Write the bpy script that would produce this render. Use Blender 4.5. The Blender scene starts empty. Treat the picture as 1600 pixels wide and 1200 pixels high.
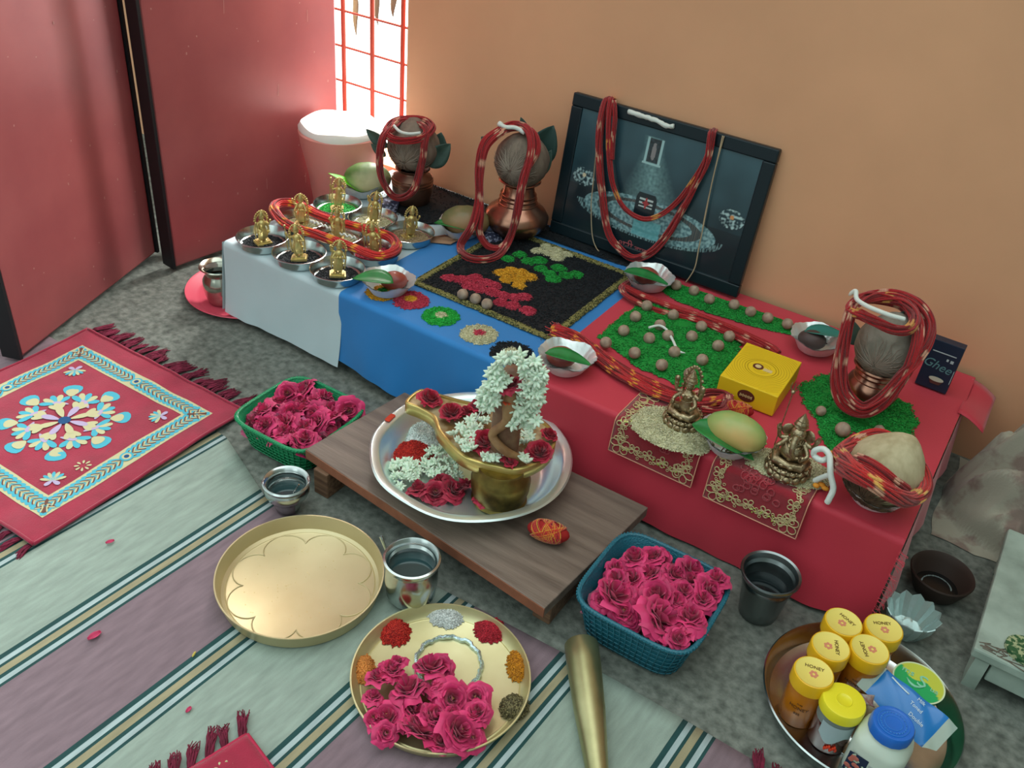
import bpy, math, random
import numpy as np
from mathutils import Vector, Matrix, noise
random.seed(7)
scn = bpy.context.scene
COL = scn.collection
PI = math.pi

# ------------------------------------------------------------------ camera
CAMM = np.array([[0.831578, 0.548589, 0.086763], [0.374607, -0.438657, -0.816854], [-0.410057, 0.71178, -0.570282]])          # rows: camera right, camera down, camera forward in world axes
FPX = 1424.28                      # focal length in pixels of the 1600 px wide frame
CZ = 1.2
cam_d = bpy.data.cameras.new('camera')
cam_d.sensor_width = 36.0
cam_d.lens = FPX / 1600 * 36
cam_d.clip_start = 0.02
cam = bpy.data.objects.new('camera', cam_d)
COL.objects.link(cam)
r_, d_, f_ = CAMM
cam.matrix_world = Matrix(((r_[0], -d_[0], -f_[0], 0), (r_[1], -d_[1], -f_[1], 0), (r_[2], -d_[2], -f_[2], CZ), (0, 0, 0, 1)))
scn.camera = cam
scn.view_settings.view_transform = 'Standard'
scn.view_settings.look = 'None'
scn.view_settings.exposure = 0.08
scn.view_settings.gamma = 1.0
scn.view_settings.use_curve_mapping = False

# ------------------------------------------------------------------ daylight
world = bpy.data.worlds.new('daylight'); scn.world = world
world.use_nodes = True
wn = world.node_tree; wn.nodes.clear()
tc = wn.nodes.new('ShaderNodeTexCoord'); sp = wn.nodes.new('ShaderNodeSeparateXYZ')
mr = wn.nodes.new('ShaderNodeMapRange'); rp = wn.nodes.new('ShaderNodeValToRGB')
bg = wn.nodes.new('ShaderNodeBackground'); ow = wn.nodes.new('ShaderNodeOutputWorld')
wn.links.new(tc.outputs['Generated'], sp.inputs[0])
wn.links.new(sp.outputs['Y'], mr.inputs['Value'])
mr.inputs['From Min'].default_value = -1; mr.inputs['From Max'].default_value = 1
wn.links.new(mr.outputs[0], rp.inputs[0])
# the open side of the room behind the viewer is cool daylight, the sky behind the window is brighter
rp.color_ramp.elements[0].position = 0.0; rp.color_ramp.elements[0].color = (.80, 1.0, .97, 1)
rp.color_ramp.elements[1].position = 1.0; rp.color_ramp.elements[1].color = (1.0, 1.0, .98, 1)
st = wn.nodes.new('ShaderNodeMapRange')
# the sunlit ground outside the window lies low and towards +y
cmb = wn.nodes.new('ShaderNodeMath'); cmb.operation = 'MULTIPLY_ADD'; cmb.inputs[1].default_value = -1.6
wn.links.new(sp.outputs['Z'], cmb.inputs[0]); wn.links.new(sp.outputs['Y'], cmb.inputs[2])
st.inputs['From Min'].default_value = .55; st.inputs['From Max'].default_value = .95
st.inputs['To Min'].default_value = 1.05; st.inputs['To Max'].default_value = 7.0
wn.links.new(cmb.outputs[0], st.inputs['Value'])
zz_ = wn.nodes.new('ShaderNodeMapRange'); zz_.inputs['From Min'].default_value = -.05; zz_.inputs['From Max'].default_value = .9
zz_.inputs['To Min'].default_value = .60; zz_.inputs['To Max'].default_value = 2.3; wn.links.new(sp.outputs['Z'], zz_.inputs['Value'])
fy = wn.nodes.new('ShaderNodeMapRange'); fy.inputs['From Min'].default_value = -.9; fy.inputs['From Max'].default_value = .25   # the side behind the viewer is dimmer
fy.inputs['To Min'].default_value = .42; fy.inputs['To Max'].default_value = 1.0; wn.links.new(sp.outputs['Y'], fy.inputs['Value'])
m0 = wn.nodes.new('ShaderNodeMath'); m0.operation = 'MULTIPLY'; wn.links.new(fy.outputs[0], m0.inputs[0]); wn.links.new(zz_.outputs[0], m0.inputs[1])
mul = wn.nodes.new('ShaderNodeMath'); mul.operation = 'MULTIPLY'; wn.links.new(st.outputs[0], mul.inputs[0]); wn.links.new(m0.outputs[0], mul.inputs[1])
wn.links.new(rp.outputs[0], bg.inputs['Color']); wn.links.new(mul.outputs[0], bg.inputs['Strength'])
wn.links.new(bg.outputs[0], ow.inputs[0])

def area_light(name, loc, target, sx, sy, power, color):
    l = bpy.data.lights.new(name, 'AREA'); l.shape = 'RECTANGLE'; l.size = sx; l.size_y = sy
    l.energy = power; l.color = color
    o = bpy.data.objects.new(name, l); COL.objects.link(o); o.location = loc
    o.rotation_euler = (Vector(target) - Vector(loc)).to_track_quat('-Z', 'Y').to_euler()
    return o
# daylight falling in through the barred window, and an added soft fill from behind the viewer
area_light('window_daylight', (-1.75, 2.6, 1.05), (-1.45, 1.5, .2), .5, 1.1, 80, (1, .98, .94))
area_light('added_front_fill', (-1.3, -1.9, 1.7), (-.6, 1.2, .1), 1.3, 1.8, 6, (.86, 1, .97))

# ------------------------------------------------------------------ helpers
def hx(s, a=1.0):
    s = s.lstrip('#'); c = [int(s[i:i+2], 16) / 255 for i in (0, 2, 4)]
    return tuple(((x / 12.92) if x <= .04045 else ((x + .055) / 1.055) ** 2.4) for x in c) + (a,)

def ray(u, v):
    d = CAMM.T @ np.array([u - 800.0, v - 600.0, FPX]); return d
def P(u, v, z=0.0):
    """point of the photograph on the horizontal plane z"""
    d = ray(u, v); t = (z - CZ) / d[2]; return Vector((d[0] * t, d[1] * t, z))
def PY(u, v, y):
    d = ray(u, v); t = y / d[1]; return Vector((d[0] * t, y, CZ + d[2] * t))

MATS = {}
def mat(name, col, rough=.5, metal=0.0, var=.0, vs=20.0, bump=.0, bs=80.0, alpha=1.0, trans=0.0, ior=1.45,
        attr=False, coat=0.0, sheen=0.0, stretch=None, col2=None, sub=0.0, lo=.35, hi=.65, tex='noise', spec=.5):
    if name in MATS: return MATS[name]
    m = bpy.data.materials.new(name); m.use_nodes = True
    nt = m.node_tree; b = nt.nodes['Principled BSDF']
    c = hx(col) if isinstance(col, str) else tuple(col) + ((1,) if len(col) == 3 else ())
    b.inputs['Base Color'].default_value = c
    b.inputs['Roughness'].default_value = rough; b.inputs['Metallic'].default_value = metal
    b.inputs['Specular IOR Level'].default_value = spec
    b.inputs['IOR'].default_value = ior
    if trans: b.inputs['Transmission Weight'].default_value = trans
    if coat: b.inputs['Coat Weight'].default_value = coat; b.inputs['Coat Roughness'].default_value = .15
    if sheen: b.inputs['Sheen Weight'].default_value = sheen
    if sub: b.inputs['Subsurface Weight'].default_value = sub; b.inputs['Subsurface Scale'].default_value = .01
    tcn = nt.nodes.new('ShaderNodeTexCoord'); vec = tcn.outputs['Object']
    if stretch:
        mp = nt.nodes.new('ShaderNodeMapping'); mp.inputs['Scale'].default_value = stretch
        nt.links.new(vec, mp.inputs[0]); vec = mp.outputs[0]
    src = None
    if attr:
        at = nt.nodes.new('ShaderNodeAttribute'); at.attribute_name = 'Col'; src = at.outputs['Color']
    if var or col2:
        n = nt.nodes.new('ShaderNodeTexNoise'); n.inputs['Scale'].default_value = vs; n.inputs['Detail'].default_value = 6
        nt.links.new(vec, n.inputs['Vector'])
        mx = nt.nodes.new('ShaderNodeMix'); mx.data_type = 'RGBA'
        mrn = nt.nodes.new('ShaderNodeMapRange'); mrn.inputs['From Min'].default_value = lo; mrn.inputs['From Max'].default_value = hi
        nt.links.new(n.outputs['Fac'], mrn.inputs['Value']); nt.links.new(mrn.outputs[0], mx.inputs[0])
        if col2 and not attr:
            mx.inputs[6].default_value = c; mx.inputs[7].default_value = hx(col2)
        elif src is not None:
            mx.blend_type = 'MULTIPLY'
            nt.links.new(src, mx.inputs[6]); mx.inputs[7].default_value = (1 - var, 1 - var, 1 - var, 1)
        else:
            mx.inputs[6].default_value = tuple(x * (1 - var) for x in c[:3]) + (1,)
            mx.inputs[7].default_value = tuple(min(1, x * (1 + var)) for x in c[:3]) + (1,)
        src = mx.outputs[2]
    if src is not None: nt.links.new(src, b.inputs['Base Color'])
    if bump:
        if tex == 'voronoi': t = nt.nodes.new('ShaderNodeTexVoronoi'); o_ = t.outputs['Distance']
        elif tex == 'wave': t = nt.nodes.new('ShaderNodeTexWave'); o_ = t.outputs['Fac']
        else: t = nt.nodes.new('ShaderNodeTexNoise'); t.inputs['Detail'].default_value = 4; o_ = t.outputs['Fac']
        t.inputs['Scale'].default_value = bs; nt.links.new(vec, t.inputs['Vector'])
        bn = nt.nodes.new('ShaderNodeBump'); bn.inputs['Strength'].default_value = bump; bn.inputs['Distance'].default_value = .002
        nt.links.new(o_, bn.inputs['Height']); nt.links.new(bn.outputs[0], b.inputs['Normal'])
    MATS[name] = m
    return m

def frames(pts, closed=False):
    n = len(pts); T = []
    for i in range(n):
        a = pts[(i - 1) % n] if (closed or i > 0) else pts[0]; b = pts[(i + 1) % n] if (closed or i < n - 1) else pts[-1]
        t = (b - a); T.append(t.normalized() if t.length > 1e-9 else Vector((0, 0, 1)))
    up = Vector((0, 0, 1)) if abs(T[0].z) < .9 else Vector((1, 0, 0))
    N = (up - T[0] * up.dot(T[0])).normalized(); out = []
    for t in T:
        N = N - t * N.dot(t); N = N.normalized() if N.length > 1e-6 else Vector((1, 0, 0))
        out.append((t, N, t.cross(N)))
    return out

def spline(ctrl, n, closed=False):
    c = [Vector(p) for p in ctrl]; k = len(c); out = []; segs = k if closed else k - 1
    for i in range(n if closed else n):
        s = i / (n if closed else n - 1) * segs; j = min(int(s), segs - 1); t = s - j
        g = lambda q: c[q % k] if closed else c[max(0, min(k - 1, q))]
        p0, p1, p2, p3 = g(j - 1), g(j), g(j + 1), g(j + 2)
        out.append(.5 * ((2 * p1) + (p2 - p0) * t + (2 * p0 - 5 * p1 + 4 * p2 - p3) * t * t + (3 * p1 - p0 - 3 * p2 + p3) * t ** 3))
    return out

class MB:
    def __init__(s): s.v = []; s.f = []; s.m = []; s.c = []
    def add(s, v, f, mat=0, col=None):
        o = len(s.v); s.v.extend(tuple(p) for p in v)
        s.f.extend(tuple(i + o for i in q) for q in f); s.m.extend([mat] * len(f))
        if col is None: s.c.extend([(1, 1, 1, 1)] * len(v))
        elif isinstance(col, list): s.c.extend(col)
        else: s.c.extend([col] * len(v))
    def lathe(s, prof, n=32, mat=0, c=(0, 0, 0), rf=None, col=None, tilt=None, mats=None):
        v = []; f = []; rings = []; fm = []
        for k, (r, z) in enumerate(prof):
            if r < 1e-6: rings.append([len(v)]); v.append(Vector((0, 0, z)))
            else:
                ring = []
                for i in range(n):
                    a = 2 * PI * i / n; q = rf(a, k, r, z) if rf else (r, z)
                    ring.append(len(v)); v.append(Vector((q[0] * math.cos(a), q[0] * math.sin(a), q[1])))
                rings.append(ring)
        for k in range(len(rings) - 1):
            A, B = rings[k], rings[k + 1]
            if len(A) == 1 and len(B) == 1: continue
            for i in range(n):
                j = (i + 1) % n
                if len(A) == 1: f.append((A[0], B[j], B[i]))
                elif len(B) == 1: f.append((A[i], A[j], B[0]))
                else: f.append((A[i], A[j], B[j], B[i]))
                fm.append(mats[k] if mats else mat)
        if tilt is not None: v = [tilt @ p for p in v]
        c = Vector(c); o = len(s.m)
        s.add([p + c for p in v], f, mat, col); s.m[o:] = fm
    def tube(s, pts, r, n=6, closed=False, mat=0, col=None, cap=True, flat=1.0):
        pts = [Vector(p) for p in pts]; fr = frames(pts, closed); v = []; f = []; k = len(pts); cc = []
        for i, (p, (t, a, b)) in enumerate(zip(pts, fr)):
            rr = r[i] if isinstance(r, (list, tuple)) else r
            for j in range(n):
                th = 2 * PI * j / n; v.append(p + a * (rr * math.cos(th) * flat) + b * (rr * math.sin(th)))
                if isinstance(col, list): cc.append(col[i])
        for i in range(k if closed else k - 1):
            for j in range(n):
                f.append((i * n + j, i * n + (j + 1) % n, ((i + 1) % k) * n + (j + 1) % n, ((i + 1) % k) * n + j))
        if cap and not closed: f.append(tuple(range(n))[::-1]); f.append(tuple(range((k - 1) * n, k * n)))
        s.add(v, f, mat, cc if cc else col)
    def ell(s, c, r, nu=14, nv=9, mat=0, rot=None, col=None):
        r = (r, r, r) if not isinstance(r, (tuple, list)) else r
        v = []; f = []; c = Vector(c)
        for i in range(nv + 1):
            ph = PI * i / nv
            if i in (0, nv): v.append(Vector((0, 0, math.cos(ph) * r[2]))); continue
            for j in range(nu):
                th = 2 * PI * j / nu; v.append(Vector((math.sin(ph) * math.cos(th) * r[0], math.sin(ph) * math.sin(th) * r[1], math.cos(ph) * r[2])))
        for j in range(nu):
            f.append((0, 1 + j, 1 + (j + 1) % nu)); L = 1 + (nv - 2) * nu
            f.append((len(v) - 1, L + (j + 1) % nu, L + j))
            for i in range(nv - 2):
                a = 1 + i * nu; f.append((a + j, a + nu + j, a + nu + (j + 1) % nu, a + (j + 1) % nu))
        if rot is not None: v = [rot @ p for p in v]
        s.add([p + c for p in v], f, mat, col)
    def box(s, c, d, mat=0, rot=None, col=None):
        v = [Vector((x * d[0] / 2, y * d[1] / 2, z * d[2] / 2)) for x in (-1, 1) for y in (-1, 1) for z in (-1, 1)]
        if rot is not None: v = [rot @ p for p in v]
        c = Vector(c)
        s.add([p + c for p in v], [(0, 1, 3, 2), (4, 6, 7, 5), (0, 4, 5, 1), (2, 3, 7, 6), (0, 2, 6, 4), (1, 5, 7, 3)], mat, col)
    def prism(s, poly, z0, z1, mat=0, col=None):
        n = len(poly); v = [Vector((p[0], p[1], z0)) for p in poly] + [Vector((p[0], p[1], z1)) for p in poly]
        f = [tuple(range(n))[::-1], tuple(range(n, 2 * n))] + [(i, (i + 1) % n, n + (i + 1) % n, n + i) for i in range(n)]
        s.add(v, f, mat, col)
    def grid(s, fn, nu, nv, mat=0, closed=False, col=None):
        v = []; f = []; cc = []
        for i in range(nu + (0 if closed else 1)):
            for j in range(nv + 1):
                u, w = i / nu, j / nv; v.append(Vector(fn(u, w)))
                if callable(col): cc.append(col(u, w))
        m = nv + 1; k = nu if closed else nu + 1
        for i in range(nu):
            for j in range(nv):
                f.append((i * m + j, ((i + 1) % k) * m + j, ((i + 1) % k) * m + j + 1, i * m + j + 1))
        s.add(v, f, mat, cc if cc else col)
    def poly(s, pts, mat=0, col=None): s.add([Vector(p) for p in pts], [tuple(range(len(pts)))], mat, col)
    def map(s, fn): s.v = [tuple(fn(Vector(p))) for p in s.v]
    def mesh(s, name, mats, sharp=40, flat=False):
        me = bpy.data.meshes.new(name); me.from_pydata(s.v, [], s.f)
        for m in mats: me.materials.append(m)
        me.polygons.foreach_set('material_index', s.m)
        me.polygons.foreach_set('use_smooth', [not flat] * len(s.f))
        if any(c != (1, 1, 1, 1) for c in s.c[:2000]):
            a = me.color_attributes.new('Col', 'FLOAT_COLOR', 'POINT')
            a.data.foreach_set('color', np.array(s.c, dtype=np.float32).ravel())
        me.update()
        if not flat and sharp: me.set_sharp_from_angle(angle=math.radians(sharp))
        return me
    def build(s, name, mats, parent=None, loc=(0, 0, 0), rot=(0, 0, 0), label=None, cat=None, group=None, kind=None,
              sharp=40, flat=False, bevel=0, solid=0, subsurf=0):
        if not isinstance(mats, (list, tuple)): mats = [mats]
        o = bpy.data.objects.new(name, s.mesh(name, mats, sharp, flat)); COL.objects.link(o)
        o.location = loc; o.rotation_euler = rot; o.parent = parent
        if subsurf: m = o.modifiers.new('s', 'SUBSURF'); m.levels = subsurf; m.render_levels = subsurf
        if solid: m = o.modifiers.new('t', 'SOLIDIFY'); m.thickness = solid; m.offset = -1
        if bevel: m = o.modifiers.new('b', 'BEVEL'); m.width = bevel; m.segments = 2; m.limit_method = 'ANGLE'
        tag(o, label, cat, group, kind); return o

def tag(o, label=None, cat=None, group=None, kind=None):
    if label: o['label'] = label
    if cat: o['category'] = cat
    if group: o['group'] = group
    if kind: o['kind'] = kind
    return o
def thing(name, label, cat, loc=(0, 0, 0), rz=0, group=None, rot=None):
    o = bpy.data.objects.new(name, None); COL.objects.link(o); o.empty_display_size = .05
    o.location = loc; o.rotation_euler = rot if rot else (0, 0, rz); return tag(o, label, cat, group)
def dup(o, loc=None, rot=None, label=None, parent=None, scale=None):
    c = o.copy(); COL.objects.link(c)
    if loc is not None: c.location = loc
    if rot is not None: c.rotation_euler = rot
    if scale is not None: c.scale = (scale,) * 3
    if label: c['label'] = label
    if parent is not None: c.parent = parent
    for ch in [x for x in o.children]: dup(ch, parent=c)
    return c
def text_mesh(body, size, depth=.0004, align='CENTER'):
    cu = bpy.data.curves.new('t', 'FONT'); cu.body = body; cu.size = size; cu.align_x = align; cu.align_y = 'CENTER'
    cu.extrude = depth; cu.resolution_u = 3
    o = bpy.data.objects.new('t', cu); COL.objects.link(o)
    bpy.context.view_layer.update()
    me = bpy.data.meshes.new_from_object(o.evaluated_get(bpy.context.evaluated_depsgraph_get()))
    vs = [Vector(v.co) for v in me.vertices]; fs = [tuple(p.vertices) for p in me.polygons]
    bpy.data.objects.remove(o); bpy.data.curves.remove(cu); bpy.data.meshes.remove(me)
    return vs, fs
# ------------------------------------------------------------------ setting
T = .20                       # height of the cloth covered tables
WY = 1.92                     # the orange wall
m_wall = mat('orange_plaster', '#ecb28a', .78, var=.05, vs=3.0, bump=.25, bs=14, col2=None)
m_floor = mat('grey_concrete', '#50554f', .85, vs=60, col2='#848981', bump=.7, bs=160, lo=.30, hi=.74)
m_ceil = mat('pale_ceiling', '#cfcfc4', .9)
mb = MB(); mb.box((-.5, -.73, -.05), (7, 5.54, .1)); mb.build('floor', m_floor, kind='structure', flat=True)
mb = MB()
H = 2.8
for x0, x1, z0, z1 in ((-4, -1.90, 0, H), (-1.525, 3, 0, H), (-1.90, -1.525, 0, .20), (-1.90, -1.525, 1.35, H)):
    mb.box(((x0 + x1) / 2, WY + .06, (z0 + z1) / 2), (x1 - x0, .12, z1 - z0))
mb.build('wall_back', m_wall, kind='structure', flat=True)
mb = MB(); mb.box((1.15, .6, H / 2), (.12, 2.76, H)); mb.build('wall_right', mat('grey_green_plaster', '#9aa8a0', .85), kind='structure', flat=True)  # unseen right wall, set close to hold back light from that side
# window bars
m_bar = mat('red_iron_bar', '#b5503f', .5)
win = thing('window_1', None, None, (-1.643, WY + .05, .20)); win['kind'] = 'structure'
for x in (-1.79, -1.686, -1.580):
    mb = MB(); mb.tube([(x + 1.643, 0, .0), (x + 1.643, 0, 1.15)], .0065, 8); mb.build('window_bar', m_bar, win)
for z in (.378, .475, .571, .668, .765, .862, .96, 1.06, 1.16):
    mb = MB(); mb.tube([(-.255, .004, z - .2), (.118, .004, z - .2)], .0035, 6); mb.build('window_rod', m_bar, win)
mb = MB()
for s in (-.2545, .1165): mb.box((s, 0, .575), (.006, .05, 1.15))
mb.build('window_frame', m_bar, win, flat=True)
m_leafd = mat('dark_leaf', '#56615a', .6)
for k, (px, py, L_, dx) in enumerate(((553, 2, .10, .01), (585, 0, .07, .015), (615, 0, .05, .0))):
    p = PY(px, py, 2.12); mb = MB()
    mb.grid(lambda u, w: (dx * u + (w - .5) * .022 * math.sin(PI * min(1, u * .9 + .1)), .004 * math.sin(6 * u), .05 - (L_ + .05) * u), 8, 3)
    mb.build('hanging_leaf', m_leafd, None, p, label=['long narrow grey leaf hanging outside the barred window, leftmost of three', 'curved grey leaf tip hanging outside the window, middle of three', 'short grey leaf tip hanging outside the window, rightmost of three'][k], cat='leaf', group='leaves outside the window', solid=.001)

# red steel door leaves
def door(name, a, b, label):
    a = Vector((a[0], a[1], 0)); b = Vector((b[0], b[1], 0)); d = (b - a); L = d.length; ang = math.atan2(d.y, d.x)
    red = mat('red_door_paint', '#aa5a5a', .40, vs=5, col2='#93464a', bump=.15, bs=9, spec=.6, lo=.3, hi=.8)
    dark = mat('dark_steel', '#15161a', .6); sc = mat('pale_scratch', '#b98a84', .7)
    t = thing(name, None, None, a, ang); t['kind'] = 'structure'
    mb = MB(); mb.box((L / 2, .017, 1.1 + .012), (L - .004, .030, 2.2)); mb.build('door_panel', red, t, bevel=.006)
    mb = MB()
    mb.box((-.003, .020, 1.112), (.008, .046, 2.2)); (mb.box((L + .003, .020, 1.112), (.008, .046, 2.2)) if name == 'door_1' else None); mb.build('door_edge', dark, t, flat=True)
    mb = MB(); rnd = random.Random(int(a.y * 1000))
    for k in range(34):
        x = rnd.uniform(.03, L - .03); z = rnd.uniform(.02, .75); l = rnd.choice([.002, .003, .003, .004, .004, .006, .006, .03]); w = .0007 if l > .01 else .0016
        dx = rnd.uniform(-.15, .15) * l
        mb.poly([(x - w, .0012, z), (x + w, .0012, z), (x + dx + w, .0012, z + l), (x + dx - w, .0012, z + l)][::1])
    mb.build('paint_chip', sc, t, flat=True)['kind'] = 'stuff'
    return t
door('door_1', (-1.735, .858), (-1.925, 1.372), None)
door('door_2', (-1.822, 1.345), (-1.763, 1.915), None)
# things kept in the dark gap behind the leaves
mb = MB(); g = mat('dark_iron_rod', '#1c1d22', .7)
mb.box((-1.905, 1.46, 1.0), (.03, .05, 2.0)); mb.build('door_post', g, label='dark iron post in the gap between the two red door leaves', cat='post', flat=True)

# ------------------------------------------------------------------ low tables under the cloths
m_wood = mat('board_wood', '#8a6a52', .5, vs=9, col2='#5e4234', bump=.25, bs=40, stretch=(1, 14, 14), spec=.4)
m_wood_dark = mat('dark_wood', '#2a1f1b', .7, vs=9, var=.2)
for nm, x0, x1, lb in (('low_table', -1.53, -1.21, 'low dark wooden table under the white cloth'), ('low_table', -1.19, -.73, 'low dark wooden table under the blue cloth'), ('low_table', -.70, .0, 'low dark wooden table under the red cloth')):
    t = thing(nm, lb, 'table', ((x0 + x1) / 2, 1.6, 0), group='low tables under the cloths'); w = x1 - x0
    mb = MB(); mb.box((0, 0, T - .022), (w, .58, .03)); mb.build('table_top', m_wood_dark, t, flat=True)
    for sx in (-1, 1):
        for sy in (-1, 1):
            mb = MB(); mb.box((sx * (w / 2 - .025), sy * .25, (T - .037) / 2), (.035, .035, T - .037)); mb.build('leg', m_wood_dark, t, flat=True)

def cloth(name, x0, x1, zt, zb, color, label, lf=0, rf_=0, seed=0, amp=.006, back=1.905, front=1.288, rend=None, group=None, wave=0.012, bottomfn=None):
    m = mat(name + '_fabric', color, .62, bump=.12, bs=420, sheen=.25, var=.04, vs=6, spec=.6)
    R = .012; path = [(back, zt, 0)]
    for k in range(1, 11): path.append((back + (front + R - back) * k / 10, zt, 0))
    for k in range(1, 6):
        a = PI / 2 * k / 5; path.append((front + R - R * math.sin(a), zt - R + R * math.cos(a), 0))
    n = 14
    for k in range(1, n + 1): path.append((front, zt - R + (zb - zt + R) * k / n, k / n))
    nu = int((x1 - x0) / .012)
    mb = MB()
    def fn(u, w):
        x = x0 + (x1 - x0) * u; i = w * (len(path) - 1); a = min(int(i), len(path) - 2); t = i - a
        y = path[a][0] * (1 - t) + path[a + 1][0] * t; z = path[a][1] * (1 - t) + path[a + 1][1] * t; d = path[a][2] * (1 - t) + path[a + 1][2] * t
        f = noise.noise(Vector((x * 9, seed * 3.1, d * .8))) ; g = noise.noise(Vector((x * 22, seed + 5.2, d)))
        y -= d * (wave * (f + .5) + .006 * g + .012 * d)
        if d > 0 and bottomfn: z += d * d * bottomfn(x)
        if d == 0: z += .0012 * noise.noise(Vector((x * 5, y * 7, seed)))
        if d == 0 and rend: x += rend(y) * max(0, (u - .9) / .1)
        return (x, y, z)
    mb.grid(fn, nu, len(path) - 1)
    def side(x, s, zb_):
        def f2(u, w):
            y = front + (back - front) * u; zz = zt - .001 - (zt - zb_) * w
            return (x + s * (.002 + w * (.010 + .008 * math.sin(y * 31 + seed))) + (rend(y) if rend else 0) * (1 - w), y - .012 * w * (1 - u), zz)
        mb.grid(f2, 24, 8)
    if lf: side(x0, -1, lf)
    if rf_: side(x1, 1, rf_)
    return mb.build(name, m, label=label, cat='tablecloth', sharp=0, group=group)
cloth('white_cloth', -1.557, -1.190, T, .018, '#c3d6dc', 'white cloth over the left end of the low altar table, under the steel bowls', lf=.02, seed=1, wave=.006)
cloth('blue_cloth', -1.198, -.706, T + .0015, .022, '#1a7cc4', 'bright blue cloth over the middle of the low altar table', seed=2, bottomfn=lambda x: .012 * math.sin(x * 9))
red = cloth('red_cloth', -.712, .020, T + .003, .014, '#c42a40', 'red cloth over the right part of the low altar table', seed=3, rf_=.05, wave=.016, amp=.01, bottomfn=lambda x: .01 * math.sin(x * 7))
# loose corner of the red cloth lying past the table end by the wall
mb = MB()
mb.grid(lambda u, w: (.015 + .055 * u, 1.895 - .16 * w - .01 * u, T + .002 - .018 * u * u - .004 * math.sin(5 * w)), 8, 8)
mb.build('cloth_corner', MATS['red_cloth_fabric'], red, solid=.001)
# frayed right hand hem
mb = MB(); rnd = random.Random(4)
for k in range(34):
    z = rnd.uniform(.02, .19); y = 1.285 - rnd.uniform(0, .02); a = Vector((.018, y, z))
    mb.tube([a, a + Vector((rnd.uniform(.006, .016), -.003, rnd.uniform(-.006, .004))), a + Vector((rnd.uniform(.010, .016), -.005, rnd.uniform(-.010, .002)))], .0006, 4)
mb.build('frayed_hem', MATS['red_cloth_fabric'], red)

# ------------------------------------------------------------------ grains
m_grain = mat('dyed_grain', (1, 1, 1), .7, attr=True, bump=.5, bs=260, var=.18, vs=60)
OCT_V = np.array([(1, 0, 0), (-1, 0, 0), (0, 1, 0), (0, -1, 0), (0, 0, 1), (0, 0, -1)], float)
OCT_F = [(0, 2, 4), (2, 1, 4), (1, 3, 4), (3, 0, 4), (2, 0, 5), (1, 2, 5), (3, 1, 5), (0, 3, 5)]
def add_grain(mb, p, L, W, col, flat=.25, mat=0):
    a = random.uniform(0, 2 * PI); t = random.uniform(-flat, flat); ca, sa, ct, s_ = math.cos(a), math.sin(a), math.cos(t), math.sin(t)
    X = (ca * ct * L, sa * ct * L, s_ * L); Y = (-sa * W, ca * W, 0); Z = (-ca * s_ * W, -sa * s_ * W, ct * W)
    v = [(p[0] + X[0], p[1] + X[1], p[2] + X[2]), (p[0] - X[0], p[1] - X[1], p[2] - X[2]), (p[0] + Y[0], p[1] + Y[1], p[2]), (p[0] - Y[0], p[1] - Y[1], p[2]),
         (p[0] + Z[0], p[1] + Z[1], p[2] + Z[2]), (p[0] - Z[0], p[1] - Z[1], p[2] - Z[2])]
    k = random.uniform(.72, 1.2); mb.add(v, OCT_F, mat, (col[0] * k, col[1] * k, col[2] * k, 1))
def patch(mb, poly, z0, h, cols, n, L=.003, W=.0011, edge=.004, flatness=4, nb=64, spill=.05):
    """a heap of grains: a low mound with a ragged edge and single grains lying on and around it"""
    poly = [Vector((p[0], p[1], 0)) for p in poly]; k = len(poly)
    per = [(poly[(i + 1) % k] - poly[i]).length for i in range(k)]; tot = sum(per); B = []
    for q in range(nb):
        s = tot * q / nb; i = 0
        while s > per[i]: s -= per[i]; i += 1
        B.append(poly[i].lerp(poly[(i + 1) % k], s / per[i]))
    c = sum(B, Vector()) / nb
    B = [b + (b - c).normalized() * random.uniform(-edge, edge) for b in B]
    base = cols[0]; ring = [.0, .35, .65, .85, .95, 1.0]
    hz = lambda t, x, y: h * max(0, 1 - t ** flatness) * (1 + .35 * noise.noise(Vector((x * 40, y * 40, 0))))
    v = [Vector((c.x, c.y, z0 + hz(0, c.x, c.y)))]; f = []
    for t in ring[1:]:
        for b in B:
            p = c.lerp(b, t); v.append(Vector((p.x, p.y, z0 + hz(t, p.x, p.y))))
    for i in range(nb):
        f.append((0, 1 + i, 1 + (i + 1) % nb))
        for r in range(len(ring) - 2):
            a = 1 + r * nb; f.append((a + i, a + nb + i, a + nb + (i + 1) % nb, a + (i + 1) % nb))
    mb.add(v, f, 0, [(base[0] * .85, base[1] * .85, base[2] * .85, 1)] * len(v))
    for q in range(n):
        i = random.random() * nb; a = int(i); b = B[a].lerp(B[(a + 1) % nb], i - a); t = math.sqrt(random.random()) * (1 + spill)
        p = c.lerp(b, t); add_grain(mb, (p.x, p.y, z0 + hz(min(t, 1), p.x, p.y) + W * .6), L * random.uniform(.8, 1.15), W, random.choice(cols), mat=0)
def PP(pts, z): return [P(a, b, z) for a, b in pts]
def disc(c, r, n=20, sx=1): return [(c[0] + r * math.cos(2 * PI * i / n) * sx, c[1] + r * math.sin(2 * PI * i / n)) for i in range(n)]
BLACK = [hx('#10181e'), hx('#1a242c'), hx('#0b1015')]
PINK = [hx('#c8334f'), hx('#b3263f'), hx('#d84a62')]
YEL = [hx('#e0a01c'), hx('#d0900e'), hx('#f0b838')]
GRN = [hx('#129a38'), hx('#0a7a28'), hx('#2ab24c')]
CRM = [hx('#d4d0a8'), hx('#c2bc90'), hx('#e4e0bc')]
MUS = [hx('#8f8a50'), hx('#5b5c34'), hx('#b3a868'), hx('#34381f')]
TT = T + .0035
def stuff(mb, name, label, cat, group=None): return mb.build(name, m_grain, label=label, cat=cat, kind='stuff', sharp=0, group=group)

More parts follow.
